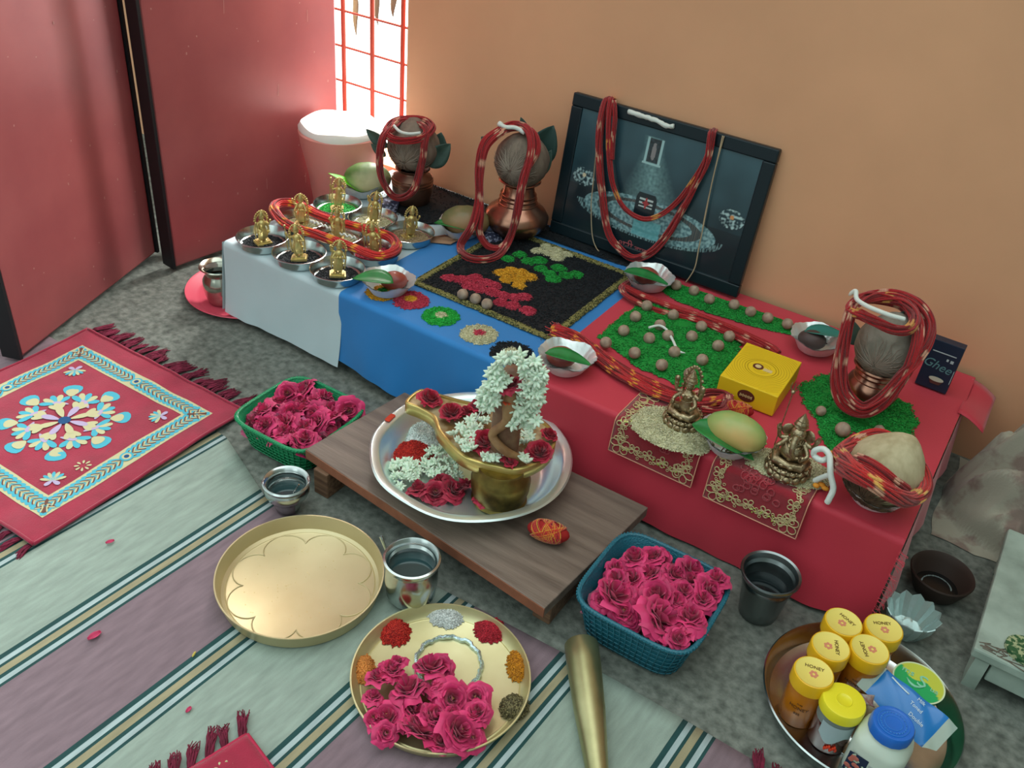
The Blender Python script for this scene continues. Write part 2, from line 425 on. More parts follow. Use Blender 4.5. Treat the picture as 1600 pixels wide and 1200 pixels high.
# the black field with its speckled border, clusters and round rosettes
x0, x1, y0, y1 = -1.100, -.748, 1.432, 1.800
mb = MB(); patch(mb, [(x0, y0), (x1, y0), (x1, y1), (x0, y1)], TT, .004, BLACK, 6500, L=.0026, W=.0015, edge=.002, flatness=12, nb=120, spill=.01)
stuff(mb, 'black_seeds', 'square field of black seeds spread on the blue cloth', 'seeds')
mb = MB(); w = .008
for a, b, c, d in ((x0 - w, x1 + w, y0 - w, y0 + w), (x0 - w, x1 + w, y1 - w, y1 + w), (x0 - w, x0 + w, y0, y1), (x1 - w, x1 + w, y0, y1)):
    lx, ly = b - a, d - c
    patch(mb, [(a, c), (b, c), (b, d), (a, d)], TT + .001, .0045, MUS, 900, L=.0028, W=.0014, edge=.003, flatness=3, nb=110, spill=.1)
stuff(mb, 'mixed_seed_border', 'speckled green and yellow seed border around the black seed square', 'seeds')
mb = MB(); patch(mb, [(-1.45, 1.70), (-1.28, 1.68), (-1.16, 1.80), (-1.0, 1.83), (-.80, 1.835), (-.74, 1.845), (-.74, 1.895), (-1.44, 1.895)], TT, .006, BLACK, 2600, L=.0028, W=.0016, edge=.008, nb=120)
stuff(mb, 'black_seeds', 'black seeds spread along the wall under the two copper pots', 'seeds')
def cluster(name, pts, cols, label, r=.018):
    mb = MB()
    for u, v in pts:
        p = P(540 + u / 3.636, 340 + v / 3.636, TT + .004); patch(mb, disc(p, r * random.uniform(.9, 1.15)), TT + .003, .007, cols, 190, L=.0032, W=.0012, edge=.002, nb=28, flatness=2, spill=.02)
    stuff(mb, name, label, 'coloured rice')
cluster('pink_rice', [(590, 345), (660, 355), (735, 345), (795, 372), (705, 388), (765, 408), (835, 425), (900, 445), (960, 455), (1015, 452), (880, 482), (950, 500), (1035, 530), (845, 388)], PINK, 'stepped cluster of pink dyed rice heaps on the black seeds')
cluster('yellow_rice', [(885, 315), (940, 303), (1000, 312), (920, 352), (985, 348), (1045, 338), (985, 388)], YEL, 'small cluster of yellow dyed rice heaps between the pink and the green')
cluster('green_rice', [(920, 235), (990, 212), (1040, 250), (1100, 245), (1110, 292), (1160, 322), (1210, 290), (1250, 330), (1310, 325), (1180, 348)], GRN, 'cluster of green dyed rice heaps on the black seeds behind the yellow')
cluster('cream_rice', [(1090, 190), (1140, 168), (1195, 190), (1200, 228), (1250, 210), (1150, 203)], CRM, 'cluster of cream rice heaps on the black seeds, nearest the picture frame')
def rosette(c, outer, inner, label, ro=.038, ri=.014):
    mb = MB(); patch(mb, disc(c, ro, 28), T + .002, .004, outer, 620, L=.0032, W=.0012, edge=.0025, nb=44, flatness=5, spill=.08)
    if inner: patch(mb, disc(c, ri, 16), T + .005, .004, inner, 120, L=.0032, W=.0012, edge=.0015, nb=24, flatness=2, spill=.1)
    stuff(mb, 'rice_rosette', label, 'coloured rice', 'round rice rosettes along the blue front edge')
rosette((-1.128, 1.350), YEL, GRN, 'yellow rice rosette half under the paper bowl at the white and blue seam', ro=.034)
rosette((-1.061, 1.366), PINK, YEL, 'pink rice rosette with a yellow centre on the blue cloth')
rosette((-.971, 1.355), [hx('#13b23c'), hx('#0d9a30'), hx('#28c850')], CRM, 'bright green rice rosette with a pale centre on the blue cloth')
rosette((-.868, 1.350), CRM, PINK, 'cream rice rosette with a pink centre on the blue cloth')
rosette((-.778, 1.335), BLACK, CRM, 'black seed rosette with a cream centre behind the jasmine garland', ro=.042, ri=.018)

# green rice areas on the red cloth
T2 = T + .0045
mb = MB(); patch(mb, PP([(933, 530), (965, 500), (1010, 470), (1080, 492), (1160, 530), (1150, 560), (1118, 612), (1060, 606), (1000, 578)], T), T2, .009, GRN, 4600, L=.0032, W=.0012, edge=.004, nb=90, flatness=6, spill=.02)
stuff(mb, 'green_rice', 'large green dyed rice bed under the rows of round nuts on the red cloth', 'coloured rice')
mb = MB(); patch(mb, PP([(1026, 452), (1045, 442), (1100, 462), (1160, 482), (1245, 512), (1248, 528), (1180, 514), (1110, 492), (1060, 474)], T), T2, .007, GRN, 2300, L=.0032, W=.0012, edge=.003, nb=90, flatness=5, spill=.05)
stuff(mb, 'green_rice', 'narrow green rice strip along the wall with a row of nuts in it', 'coloured rice')
mb = MB()
patch(mb, PP([(1250, 606), (1290, 588), (1340, 600), (1420, 635), (1432, 664), (1420, 684), (1368, 692), (1330, 676), (1285, 668), (1258, 640)], T), T2, .009, GRN, 3300, L=.0032, W=.0012, edge=.005, nb=80, flatness=5)
patch(mb, PP([(1275, 655), (1330, 668), (1322, 705), (1295, 708), (1282, 685)], T), T2, .006, GRN, 700, L=.0032, W=.0012, edge=.004, nb=50, flatness=4)
stuff(mb, 'green_rice', 'green rice patch on the red cloth under the right hand coconut pot', 'coloured rice')

# round nuts (areca) set in the rice
m_nut = mat('areca_nut', '#b09a86', .6, vs=60, col2='#8c7666', bump=.3, bs=160)
mb = MB(); mb.ell((0, 0, 0), (.0125, .0125, .0122), 20, 12); mb.ell((0, 0, .0112), (.004, .004, .0018), 10, 5)
nut = None
def put_nut(u, v, z, label, group, s=1.0, part=False):
    global nut
    p = P(u, v, z + .0115 * s)
    rot = (random.uniform(-.6, .6), random.uniform(-.6, .6), random.uniform(0, 6))
    if nut is None:
        nut = mb_n.build('areca_nut', m_nut, loc=p, rot=rot, label=label, cat='nut', group=group)
    else:
        o = dup(nut, p, rot, label, scale=s); o['group'] = group
    return 1
mb_n = mb
for u, v, lb in ((723, 460, 'leftmost of the three round nuts in front of the pink rice'), (743, 467, 'middle of the three round nuts in front of the pink rice'), (761, 475, 'rightmost of the three round nuts in front of the pink rice')):
    put_nut(u, v, TT + .003, lb, 'three nuts on the black seeds')
for u, v in ((368, 440), (475, 368), (545, 285), (613, 220), (770, 275), (690, 335), (627, 413), (738, 398), (880, 402), (937, 343), (1037, 458), (1103, 402), (540, 500), (777, 495), (702, 572), (942, 542), (868, 625)):
    put_nut(850 + u / 3.81, 420 + v / 3.81, T2 + .005, 'round brown nut resting in the large green rice bed', 'nuts in the large green rice bed')
for u, v in ((788, 97), (893, 130), (985, 180), (1132, 213), (1230, 255), (1332, 292), (1450, 328)):
    put_nut(850 + u / 3.81, 420 + v / 3.81, T2 + .004, 'round brown nut in the row along the wall', 'nuts in the green strip by the wall')
put_nut(1317, 671, T2 + .006, 'largest brown nut in front of the right hand coconut pot', 'nuts on the right green patch', 1.15)
put_nut(1283, 642, T2 + .004, 'small dark nut left of the right hand coconut pot', 'nuts on the right green patch', .8)
put_nut(1374, 672, T2 + .004, 'small nut half hidden behind the coconut at the table corner', 'nuts on the right green patch', .8)
# ------------------------------------------------------------------ threads, leaves, bowls
m_thread = mat('sacred_thread', (1, 1, 1), .85, attr=True, var=.3, vs=500, sheen=.3, bump=.6, bs=900)
m_cotton = mat('white_cotton', '#dfe6e0', .95, sheen=.4, bump=.5, bs=300)
REDT, DRED, YELT, PALE = hx('#b3141c'), hx('#8e1018'), hx('#e09a28'), hx('#e3a98c')
def bundle(mb, ctrl, n=14, R=.008, r=.0017, N=90, closed=False, seed=0, period=.075, pale=YELT, base=REDT, flat=1.0, mat_=0, loose=.0, ns=5):
    pts = spline(ctrl, N, closed); fr = frames(pts, closed); rnd = random.Random(seed); s = [0]
    for i in range(1, N): s.append(s[-1] + (pts[i] - pts[i - 1]).length)
    for k in range(n):
        ph = rnd.uniform(0, 2 * PI); rho = R * math.sqrt(rnd.uniform(.02, 1)); tw = rnd.uniform(-3, 3) if not closed else rnd.choice([-2, -1, 0, 1, 2]) * 2 * PI / max(s[-1], .01) * .5
        if closed: tw = rnd.choice([-1, 0, 1]) * 2 * PI / (s[-1] + (pts[0] - pts[-1]).length)
        else: tw = rnd.uniform(-12, 12)
        q = []; cols = []; off = rnd.uniform(-.005, .005); per = period; pl = pale if rnd.random() < .68 else base; r_k = r * rnd.uniform(1.0, 1.35)
        for i, (p, (t, a, b)) in enumerate(zip(pts, fr)):
            an = ph + tw * s[i]; lo = loose * noise.noise(Vector((s[i] * 25, k * 1.7, seed)))
            rr = rho + lo; env = 1
            q.append(p + a * (math.cos(an) * rr * flat) + b * (math.sin(an) * rr))
            m = (s[i] + off + .010 * noise.noise(Vector((s[i] * 14, seed * 1.3, k * .25)))) % per
            cols.append(pl if m < per * .17 else (DRED if k % 4 == 0 else base))
        mb.tube(q, r_k, ns, closed, mat_, cols)
def leaf(mb, base, d, up, L, W, curl=.0, fold=.25, mat_=0, n=12, stem=.0):
    d = Vector(d).normalized(); up = Vector(up); up = (up - d * up.dot(d)).normalized(); sd = d.cross(up); base = Vector(base)
    def fn(u, w):
        x = (w - .5) * 2; wd = W / 2 * (math.sin(PI * min(1, u ** .8)) ** .8 + .02)
        return base + d * (L * u) + sd * (x * wd) + up * (fold * abs(x) * wd - curl * L * u * u)
    mb.grid(fn, n, 6, mat_)
    if stem: mb.tube([base - d * stem, base, base + d * L * .9 - up * (curl * L * .8)], [.0013, .0013, .0004], 5, mat=mat_)
m_leaf = mat('mango_leaf', '#1f7a3a', .38, vs=30, var=.2, bump=.2, bs=60, spec=.6)
m_leaf_l = mat('backlit_leaf', '#58b81c', .4, vs=30, var=.1, sub=.2)
m_leaf_dry = mat('dark_mango_leaf', '#3c544c', .5, vs=30, var=.25)
m_silver = mat('silver_paper', '#dde5e5', .30, metal=.6, bump=.35, bs=130)
m_white_paper = mat('white_paper', '#dde0e4', .7)
m_fruit = mat('red_brown_fruit', '#a4523f', .42, vs=18, col2='#7f2f2a', coat=.2)
m_mango = mat('mango_skin', '#86a860', .45, vs=5, col2='#d0aa68', lo=.42, hi=.6, coat=.2)

def paper_bowl(p, label, group='silver paper bowls with fruit', r=.058, h=.035, rot=None):
    t = thing('paper_bowl', label, 'bowl', p, random.uniform(0, 6), group)
    if rot: t.rotation_euler = rot
    k = r / .058
    mb = MB(); mb.lathe([(.0, .002), (.028 * k, .002), (.036 * k, .006), (.050 * k, h * .8), (r, h)], 72,
        rf=lambda a, i, r_, z: (r_ * (1 + (.018 * math.sin(22 * a) if i >= 3 else 0) + .03 * math.sin(3 * a)), z + (.003 * math.sin(5 * a) if i == 4 else 0)))
    mb.build('bowl_lining', m_silver, t)
    mb = MB(); mb.lathe([(.0, .0), (.029 * k, .0), (.038 * k, .005), (.0515 * k, h * .8), (r * 1.012, h - .001)], 72,
        rf=lambda a, i, r_, z: (r_ * (1 + (.016 * math.sin(22 * a) if i >= 3 else 0) + .03 * math.sin(3 * a)), z + (.003 * math.sin(5 * a) if i == 4 else 0)))
    mb.build('bowl_shell', m_white_paper, t)
    return t
VIEW = Vector((-.5, 1.35, 0)).normalized()
def towards(p): d = Vector((-p[0], -p[1], 0)).normalized(); return d, Vector((-d.y, d.x, 0))   # to the viewer, to the viewer's right (seen from him)
def right_of(p): f = Vector((-p[0], -p[1], 0)).normalized(); return f, f.cross(Vector((0, 0, 1))) * -1

def fruit_bowl(p, blabel, flabel, llabel, fruit_m, fr=(.030, .024, .020), fo=(.008, .004), leafdir=(-.6, .1), LL=.10, lm=None, lW=.04, fz=.022, frot=0, lup=.3, lo_=(0, 0), lfwd=.02):
    p = Vector(p); paper_bowl(p, blabel); f, _ = right_of(p); R = Vector((0, 0, 1)).cross(f)   # R = picture right
    c = p + R * fo[0] - f * fo[1] + Vector((0, 0, fz))
    mb = MB(); mb.ell((0, 0, 0), fr, 22, 14); mb.ell((fr[0] * .98, 0, 0), (.003, .002, .002), 8, 5)
    mb.v = [(x, y, z + .05 * fr[2] * noise.noise(Vector((x * 60, y * 60, 3)))) for x, y, z in mb.v]
    mb.build('fruit' if fruit_m is m_fruit else 'mango', fruit_m, loc=c, rot=(0, 0, math.atan2(R.y, R.x) + frot), label=flabel, cat='fruit' if fruit_m is m_fruit else 'mango')
    mb = MB(); d = R * leafdir[0] + f * leafdir[1]; d.z = lup * .3
    leaf(mb, (0, 0, 0), d, (0, 0, 1), LL, lW, curl=.15, fold=.35)
    b = p + f * lfwd - d.normalized() * LL * .45 + R * lo_[0] + f * lo_[1] + Vector((0, 0, .041))
    mb.build('mango_leaf', lm or m_leaf, loc=b, label=llabel, cat='leaf', solid=.0006)

fruit_bowl((-1.121, 1.362, T + .002), 'silver paper bowl at the front seam of the white and blue cloths', 'red brown fruit in the front paper bowl beside the steel bowls', 'green leaf hanging over the left rim of the front paper bowl', m_fruit, leafdir=(-.8, -.2), LL=.09, lW=.060, fo=(.012, .012), lo_=(-.028, -.004), lfwd=.022)
fruit_bowl((-.665, 1.356, T + .004), 'silver paper bowl at the front edge where the blue and red cloths meet', 'red brown fruit in the paper bowl beside the jasmine garland', 'green leaf lining the front of the paper bowl beside the garland', m_fruit, leafdir=(.95, .0), LL=.095, lW=.042, fo=(-.01, .008), lfwd=.018, lup=0)
fruit_bowl((-.692, 1.778, T + .004), 'silver paper bowl standing at the foot of the picture frame', 'dark fruit in the paper bowl at the foot of the picture frame', 'green leaf over the front of the paper bowl by the picture frame', m_fruit, leafdir=(.95, .0), LL=.11, lW=.042, fo=(-.006, .012), lfwd=.024, lup=0, lo_=(-.01, 0))
fruit_bowl((-.290, 1.775, T + .004), 'silver paper bowl by the wall behind the yellow box', 'dark fruit in the paper bowl behind the yellow box', 'blue green leaf standing out of the paper bowl behind the yellow box', mat('dark_fruit', '#4b3a38', .5), leafdir=(.9, -.3), LL=.10, lW=.045, fo=(-.01, .0), lm=mat('blue_green_leaf', '#2b7a70', .4), lfwd=-.012, lo_=(.012, 0))
fruit_bowl((-1.168, 1.700, T + .003), 'pale paper bowl holding a mango between the two copper pots', 'brownish green mango between the two copper pots', 'green leaf leaning on the left of the mango between the copper pots', mat('dusky_mango', '#5f6b44', .45, vs=5, col2='#a8805a', lo=.42, hi=.6, coat=.2), fr=(.060, .042, .038), fo=(.008, -.004), leafdir=(.9, .25), LL=.10, fz=.040, lW=.042, lo_=(-.025, .02), lfwd=.012)
fruit_bowl((-1.505, 1.715, T + .002), 'pale paper bowl holding a mango behind the green rice bowl', 'green mango near the window, left of the copper pot', 'bright backlit green leaf pointing up beside the mango near the window', mat('green_mango', '#56743e', .45, vs=5, col2='#c8c49c', lo=.45, hi=.62), fr=(.062, .042, .042), fo=(.016, .0), leafdir=(-.8, -.1), LL=.105, fz=.045, lW=.036, lm=m_leaf_l, lup=2.2, lo_=(-.03, 0), lfwd=.03)
fruit_bowl((-.305, 1.330, T + .004), 'white paper bowl holding a mango between the two brass idols', 'large green and yellow mango between the two brass idols', 'green leaf across the front of the mango between the two brass idols', m_mango, fr=(.056, .034, .034), fo=(.004, -.006), leafdir=(.95, .10), LL=.122, fz=.044, lW=.066, lo_=(-.018, .0), lfwd=.030, frot=-.2, lup=-.3)

# ------------------------------------------------------------------ nine steel bowls with brass figures
m_steel = mat('stainless_steel', '#c3cbca', .22, metal=1.0, var=.06, vs=40, bump=.05, bs=30)
m_gold = mat('gold_figure', '#cdbb7a', .34, metal=.65, var=.2, vs=90, bump=.4, bs=240)
m_brass_old = mat('old_brass_idol', '#8f7a5c', .33, metal=.9, vs=120, col2='#b8a888', bump=.4, bs=300)
def steel_bowl_mesh(r=.0605, h=.030):
    mb = MB(); k = r / .0605
    h = .023; mb.lathe([(0, 0), (.047 * k, 0), (.0535 * k, .003), (.0575 * k, h - .006), (r - .0008, h - .001), (r + .0006, h + .0004), (r - .001, h + .0008), (.0560 * k, h - .006), (.052 * k, .0045), (.046 * k, .0025), (0, .0025)], 48)
    return mb
def standing_figure(kind):
    mb = MB()
    mb.box((0, 0, .002), (.026, .020, .004)); mb.box((0, 0, .0052), (.021, .016, .003))
    for s in (-1, 1):
        mb.tube([(s * .0035, 0, .006), (s * .0050, -.001, .014), (s * .0045, 0, .023)], [.0026, .0032, .0042], 8)
        mb.ell((s * .004, .003, .0072), (.0022, .004, .0018), 8, 6)
    mb.lathe([(.0075, .012), (.0082, .016), (.0075, .026), (.0060, .030), (.0052, .034), (.0068, .039), (.0060, .043), (.0022, .046)], 16, rf=lambda a, i, r, z: (r * (1 + .08 * math.sin(6 * a)), z))
    mb.ell((0, 0, .050), (.0042, .0044, .0050), 14, 9)
    mb.ell((0, .0044, .0495), (.0010, .0014, .0014), 6, 5)
    for s in (-1, 1): mb.ell((s * .0044, 0, .0495), (.001, .0012, .002), 6, 5)
    mb.lathe([(.0046, .052), (.0052, .0535), (.0044, .056), (.0034, .059), (.0024, .061), (.0012, .063), (0, .065)], 12)
    mb.tube([(-.0105, -.003, .012), (-.0118, -.003, .03), (-.0095, -.003, .048), (0, -.003, .060), (.0095, -.003, .048), (.0118, -.003, .03), (.0105, -.003, .012)], .0011, 6)
    for k in range(13):
        a = PI * k / 12; mb.ell((math.cos(a) * .0118, -.003, .044 + math.sin(a) * .0165), (.0019, .0012, .0019), 7, 5)
    if kind == 0: arms = [[(.006, 0, .041), (.011, .003, .036), (.0125, .005, .044)], [(-.006, 0, .041), (-.011, .003, .036), (-.0125, .005, .044)], [(.006, 0, .040), (.009, .003, .031), (.006, .008, .028)], [(-.006, 0, .040), (-.010, .002, .031), (-.009, .006, .024)]]
    elif kind == 1: arms = [[(.006, 0, .041), (.012, .002, .040), (.016, .003, .048)], [(-.006, 0, .041), (-.011, .004, .034), (-.004, .009, .036)]]
    else: arms = [[(.006, 0, .041), (.010, .005, .033), (.002, .009, .036)], [(-.006, 0, .041), (-.010, .005, .033), (-.002, .009, .036)], [(.006, 0, .041), (.013, 0, .044), (.014, .002, .052)]]
    for a in arms:
        mb.tube(a, [.0024, .0019, .0014], 7); mb.ell(a[-1], (.0022, .0022, .0026), 8, 6)
    if kind == 1: mb.tube([(.016, .004, .020), (.016, .004, .062)], .0008, 6); mb.ell((.016, .004, .062), .0024, 8, 6)
    return mb
FIG = [standing_figure(k).mesh('figure', [m_gold]) for k in range(3)]
BX = (-1.477, -1.361, -1.246); BY = (1.338, 1.466, 1.592)
names = {(0, 0): ('left end of the front row', BLACK, 'black seeds'), (1, 0): ('middle of the front row', BLACK, 'black seeds'), (2, 0): ('right end of the front row', BLACK, 'black seeds'),
         (0, 1): ('left end of the middle row', CRM, 'pale grains'), (1, 1): ('centre of the nine bowls', CRM, 'pale grains'), (2, 1): ('right end of the middle row', PINK, 'red grains'),
         (0, 2): ('left end of the back row', [hx('#1fae3c'), hx('#17902f'), hx('#35c24e')], 'green dyed rice'), (1, 2): ('middle of the back row', CRM, 'white rice'), (2, 2): ('right end of the back row', [hx('#b09a78'), hx('#9a8462')], 'brown grains')}
bowl_me = steel_bowl_mesh().mesh('steel_bowl', [m_steel])
for (i, j), (where, cols, what) in names.items():
    p = Vector((BX[i], BY[j], T + .0015)); f, _ = right_of(p)
    b = bpy.data.objects.new('steel_bowl', bowl_me); COL.objects.link(b); b.location = p
    tag(b, 'small steel bowl of %s, %s' % (what, where), 'bowl', 'nine small steel bowls on the white cloth')
    mb = MB(); patch(mb, disc((0, 0), .048, 24), .003, .004 if cols is BLACK else .009, cols, 520, L=.0026, W=.0013, edge=.002, nb=40, flatness=3, spill=.0)
    mb.build('grain_filling', m_grain, loc=p, label='%s filling the steel bowl at the %s' % (what, where), cat='grain', kind='stuff', sharp=0)
    k = (i + 2 * j) % 3; q = bpy.data.objects.new('brass_figure', FIG[k]); COL.objects.link(q)
    q.location = p + Vector((0, 0, .0065)) + f * .004; q.scale = (1.36,) * 3
    q.rotation_euler = (random.uniform(-.08, .05), random.uniform(-.12, .12), math.atan2(f.y, f.x) - PI / 2 + random.uniform(-.6, .6))
    tag(q, 'small gold figure standing in the steel bowl at the ' + where, 'figurine', 'nine small gold figures')
# the red and yellow thread loop laid over the middle row
mb = MB(); zt = T + .036
ctrl = PP([(428, 328), (450, 352), (500, 368), (545, 385), (590, 401), (618, 390), (612, 372), (570, 357), (530, 346), (497, 335), (465, 319), (438, 317)], zt)
bundle(mb, ctrl, n=30, R=.0115, r=.0021, N=120, closed=True, seed=2, period=.07, pale=hx('#f0a524'), base=hx('#d81e1a'), flat=.75)
mb.build('thread_skein', m_thread, label='red and yellow thread skein looped over the middle row of steel bowls', cat='thread', sharp=0)
mb = MB(); q = PP([(485, 345), (505, 352), (530, 364), (556, 372)], zt - .004)
mb.tube(spline([a + Vector((0, 0, .003 * (-1) ** k)) for k, a in enumerate(spline(q, 22))], 60), .0022, 6)
mb.build('cotton_strand', m_cotton, label='twisted white cotton strand inside the thread loop over the steel bowls', cat='thread', sharp=0)
m_brown_leaf = mat('brown_paper', '#a77f63', .8)
mb = MB(); mb.poly([(0, 0, 0), (.06, .01, .003), (.075, .04, .006), (.03, .055, .002), (0, .03, 0)])
mb.build('brown_wrapper', m_brown_leaf, loc=P(665, 378, T + .004), rot=(0, 0, .3), label='scrap of brown paper between the steel bowl and the mango bowl', cat='paper', solid=.0005)
# ------------------------------------------------------------------ copper pots with coconuts
m_copper = mat('copper', '#a87a66', .28, metal=.95, var=.12, vs=30, bump=.1, bs=60)
m_copper_d = mat('dull_backlit_copper', '#7a5a4c', .4, metal=.85, var=.2, vs=20)  # duller copper, its backlit darkness put into the colour
m_coco = mat('coconut_husk', '#6a5c52', .9, vs=40, col2='#897a6c', bump=.8, bs=60, stretch=(1, 1, .2))
m_coco_l = mat('pale_coconut_husk', '#a89a78', .9, vs=50, col2='#c2b694', bump=.7, bs=90, stretch=(1, 1, .2))
m_fibre = mat('husk_fibre', '#95877a', .9)
def VP(u, v, base, fo=0.0):
    """point of the photograph on the upright plane that faces the viewer and stands fo in front of base"""
    F, _ = right_of(base); d = Vector(ray(u, v)); o = Vector((0, 0, CZ)); b = Vector(base)
    t = ((b - o).dot(F) + fo) / d.dot(F); return o + d * t
def coconut(c, rad, label, m=None, whorl=None, wh=.5, seed=1, tip=None):
    """c: centre, rad: (across, across, along its axis)"""
    c = Vector(c); t = thing('coconut', label, 'coconut', c); rnd = random.Random(seed)
    ax = Vector(tip) if tip else Vector((0, 0, 1)); q = Vector((0, 0, 1)).rotation_difference(ax.normalized()).to_matrix()
    mb = MB(); mb.ell((0, 0, 0), rad, 28, 20)
    mb.v = [((x * (1 - .10 * max(0, z / rad[2]) ** 2), y * (1 - .10 * max(0, z / rad[2]) ** 2), z + (.16 * rad[2] * max(0, z / rad[2]) ** 6)) ) for x, y, z in mb.v]
    mb.v = [tuple(Vector(p) * (1 + .03 * noise.noise(Vector(p) * 40))) for p in mb.v]
    mb.v = [tuple(q @ Vector(p)) for p in mb.v]; mb.build('husk', m or m_coco, t)
    if whorl is not None:
        mb = MB(); w = Vector(whorl).normalized(); a = w.orthogonal().normalized(); b = w.cross(a)
        qi = q.inverted()
        def surf(dr): l = qi @ dr; s = 1 / math.sqrt((l.x / rad[0]) ** 2 + (l.y / rad[1]) ** 2 + (l.z / rad[2]) ** 2); return dr * (s * 1.012)
        for k in range(90):
            an = rnd.uniform(0, 2 * PI); s0 = rnd.uniform(.05, .25); s1 = rnd.uniform(.5, 1.15); pts = []
            for i in range(6):
                s = s0 + (s1 - s0) * i / 5; aa = an + .25 * s * rnd.uniform(-.2, 1); pts.append(surf((w * math.cos(s) + (a * math.cos(aa) + b * math.sin(aa)) * math.sin(s)).normalized()))
            pts[-1] *= 1.02; mb.tube(pts, [.0011, .001, .0009, .0008, .0006, .0003], 4)
        mb.build('husk_fibres', m_fibre, t)
    return t
def leaf_obj(a, b, W, label, m=None, up=(0, 0, 1), curl=.1, fold=.3):
    a, b = Vector(a), Vector(b); mb = MB(); leaf(mb, (0, 0, 0), b - a, up, (b - a).length, W, curl=curl, fold=fold)
    return mb.build('mango_leaf', m or m_leaf_dry, loc=a, label=label, cat='leaf', group=None, solid=.0006)

# pot near the window
b1 = Vector((-1.376, 1.765, T + .007)); F1, _ = right_of(b1); Z = Vector((0, 0, 1)); R1 = Z.cross(F1)
mb = MB(); mb.lathe([(0, 0), (.040, 0), (.047, .006), (.051, .030), (.053, .062), (.049, .072), (.036, .079), (.034, .084), (.040, .090), (.045, .092), (.042, .094), (.034, .088), (.030, .082)], 48)
pot = thing('copper_pot', 'dull backlit copper water pot by the window with a dark coconut on top', 'pot', b1)
mb.build('pot_body', m_copper_d, pot)
mb = MB()
for z in (.052, .060, .068): mb.tube([((.0535 - abs(z - .06) * .1) * math.cos(a * PI / 24), (.0535 - abs(z - .06) * .1) * math.sin(a * PI / 24), z) for a in range(48)], .0012, 6, closed=True)
mb.build('raised_band', m_copper, pot)
c1 = b1 + Vector((0, 0, .150))
coconut(c1, (.067, .067, .062), 'dark coconut on the copper pot nearest the window', whorl=F1 * .8 - R1 * .3 - Z * .3, seed=3)
X = lambda u, v: (540 + u / 4.444, 150 + v / 4.444)
def V1(u, v, fo): return VP(*X(u, v), b1, fo)
leaf_obj(V1(560, 480, .03), V1(730, 340, .03), .055, 'dark mango leaf standing out to the right of the coconut nearest the window', up=F1)
leaf_obj(V1(600, 470, -.02), V1(665, 260, -.02), .06, 'dark mango leaf behind the coconut nearest the window', up=F1)
leaf_obj(V1(290, 360, .0), V1(140, 235, .0), .03, 'grey green mango leaf pointing left towards the window from the copper pot', up=F1)
leaf_obj(V1(280, 420, .01), V1(175, 335, .01), .022, 'small lower leaf pointing left from the copper pot by the window', up=F1)
mb = MB()
bundle(mb, [V1(330, 215, .035), V1(262, 290, .072), V1(235, 420, .078), V1(250, 570, .075), V1(320, 690, .075), V1(400, 705, .08), V1(480, 640, .078), V1(525, 480, .078), V1(545, 330, .075), V1(560, 230, .045), V1(480, 180, .0), V1(380, 175, .0)], n=26, R=.0085, r=.0019, N=100, closed=True, seed=5, pale=PALE, period=.09)
bundle(mb, [V1(280, 250, .055), V1(330, 300, .072), V1(430, 310, .078), V1(530, 290, .07), V1(600, 220, .03), V1(540, 170, -.01), V1(400, 165, -.01), V1(320, 190, .02)], n=20, R=.0085, r=.0018, N=80, closed=True, seed=6, pale=PALE, period=.09)
mb.build('thread_garland', m_thread, label='red thread garland hung over the coconut pot nearest the window', cat='garland', sharp=0)
mb = MB(); mb.tube(spline([V1(335, 205, .066), V1(375, 245, .085), V1(440, 262, .094), V1(520, 255, .09)], 20), .0035, 8)
mb.build('cotton_strand', m_cotton, label='white cotton strand on the coconut nearest the window', cat='thread', sharp=0)
# broad copper pot
b2 = Vector((-1.075, 1.800, T + .007)); F2, _ = right_of(b2); R2 = Z.cross(F2)
pot = thing('copper_pot', 'broad bellied shiny copper pot with ringed neck left of the picture frame', 'pot', b2)
mb = MB(); mb.lathe([(0, 0), (.044, 0), (.052, .004), (.068, .018), (.079, .036), (.080, .048), (.070, .064), (.054, .076), (.046, .084), (.043, .090), (.045, .094), (.041, .099), (.043, .104), (.039, .110), (.037, .128), (.042, .134), (.052, .139), (.049, .142), (.036, .134), (.032, .12)], 56)
mb.build('pot_body', m_copper, pot)
mb = MB()
for z, r in ((.082, .048), (.094, .0455), (.104, .0435)): mb.tube([(r * math.cos(a * PI / 24), r * math.sin(a * PI / 24), z) for a in range(48)], .0016, 6, closed=True)
mb.build('neck_ring', m_copper, pot)
c2 = b2 + Vector((0, 0, .192)) + F2 * .008
coconut(c2, (.066, .066, .064), 'grey brown coconut on the broad copper pot left of the picture frame', whorl=F2 * .8 - R2 * .35 - Z * .1, seed=8, tip=-F2 + Z * .5)
def V2(u, v, fo): return VP(*X(u, v), b2, fo)
leaf_obj(V2(1290, 480, -.02), V2(1445, 215, -.02), .075, 'dark green leaf standing up to the right of the coconut beside the picture frame', m=mat('dark_green_leaf', '#23403c', .5), up=F2)
leaf_obj(V2(1340, 560, .0), V2(1430, 380, .0), .03, 'narrow dark leaf low on the right of the broad copper pot', up=F2)
leaf_obj(V2(1000, 330, .02), V2(940, 285, .02), .02, 'small leaf tip showing left of the coconut beside the picture frame', up=F2)
leaf_obj(V2(1260, 260, .0), V2(1215, 150, .0), .018, 'small dark leaf tip on top of the coconut beside the picture frame', up=F2)
mb = MB(); tb = T + .014
pw = lambda u, v: P(*X(u, v), tb)
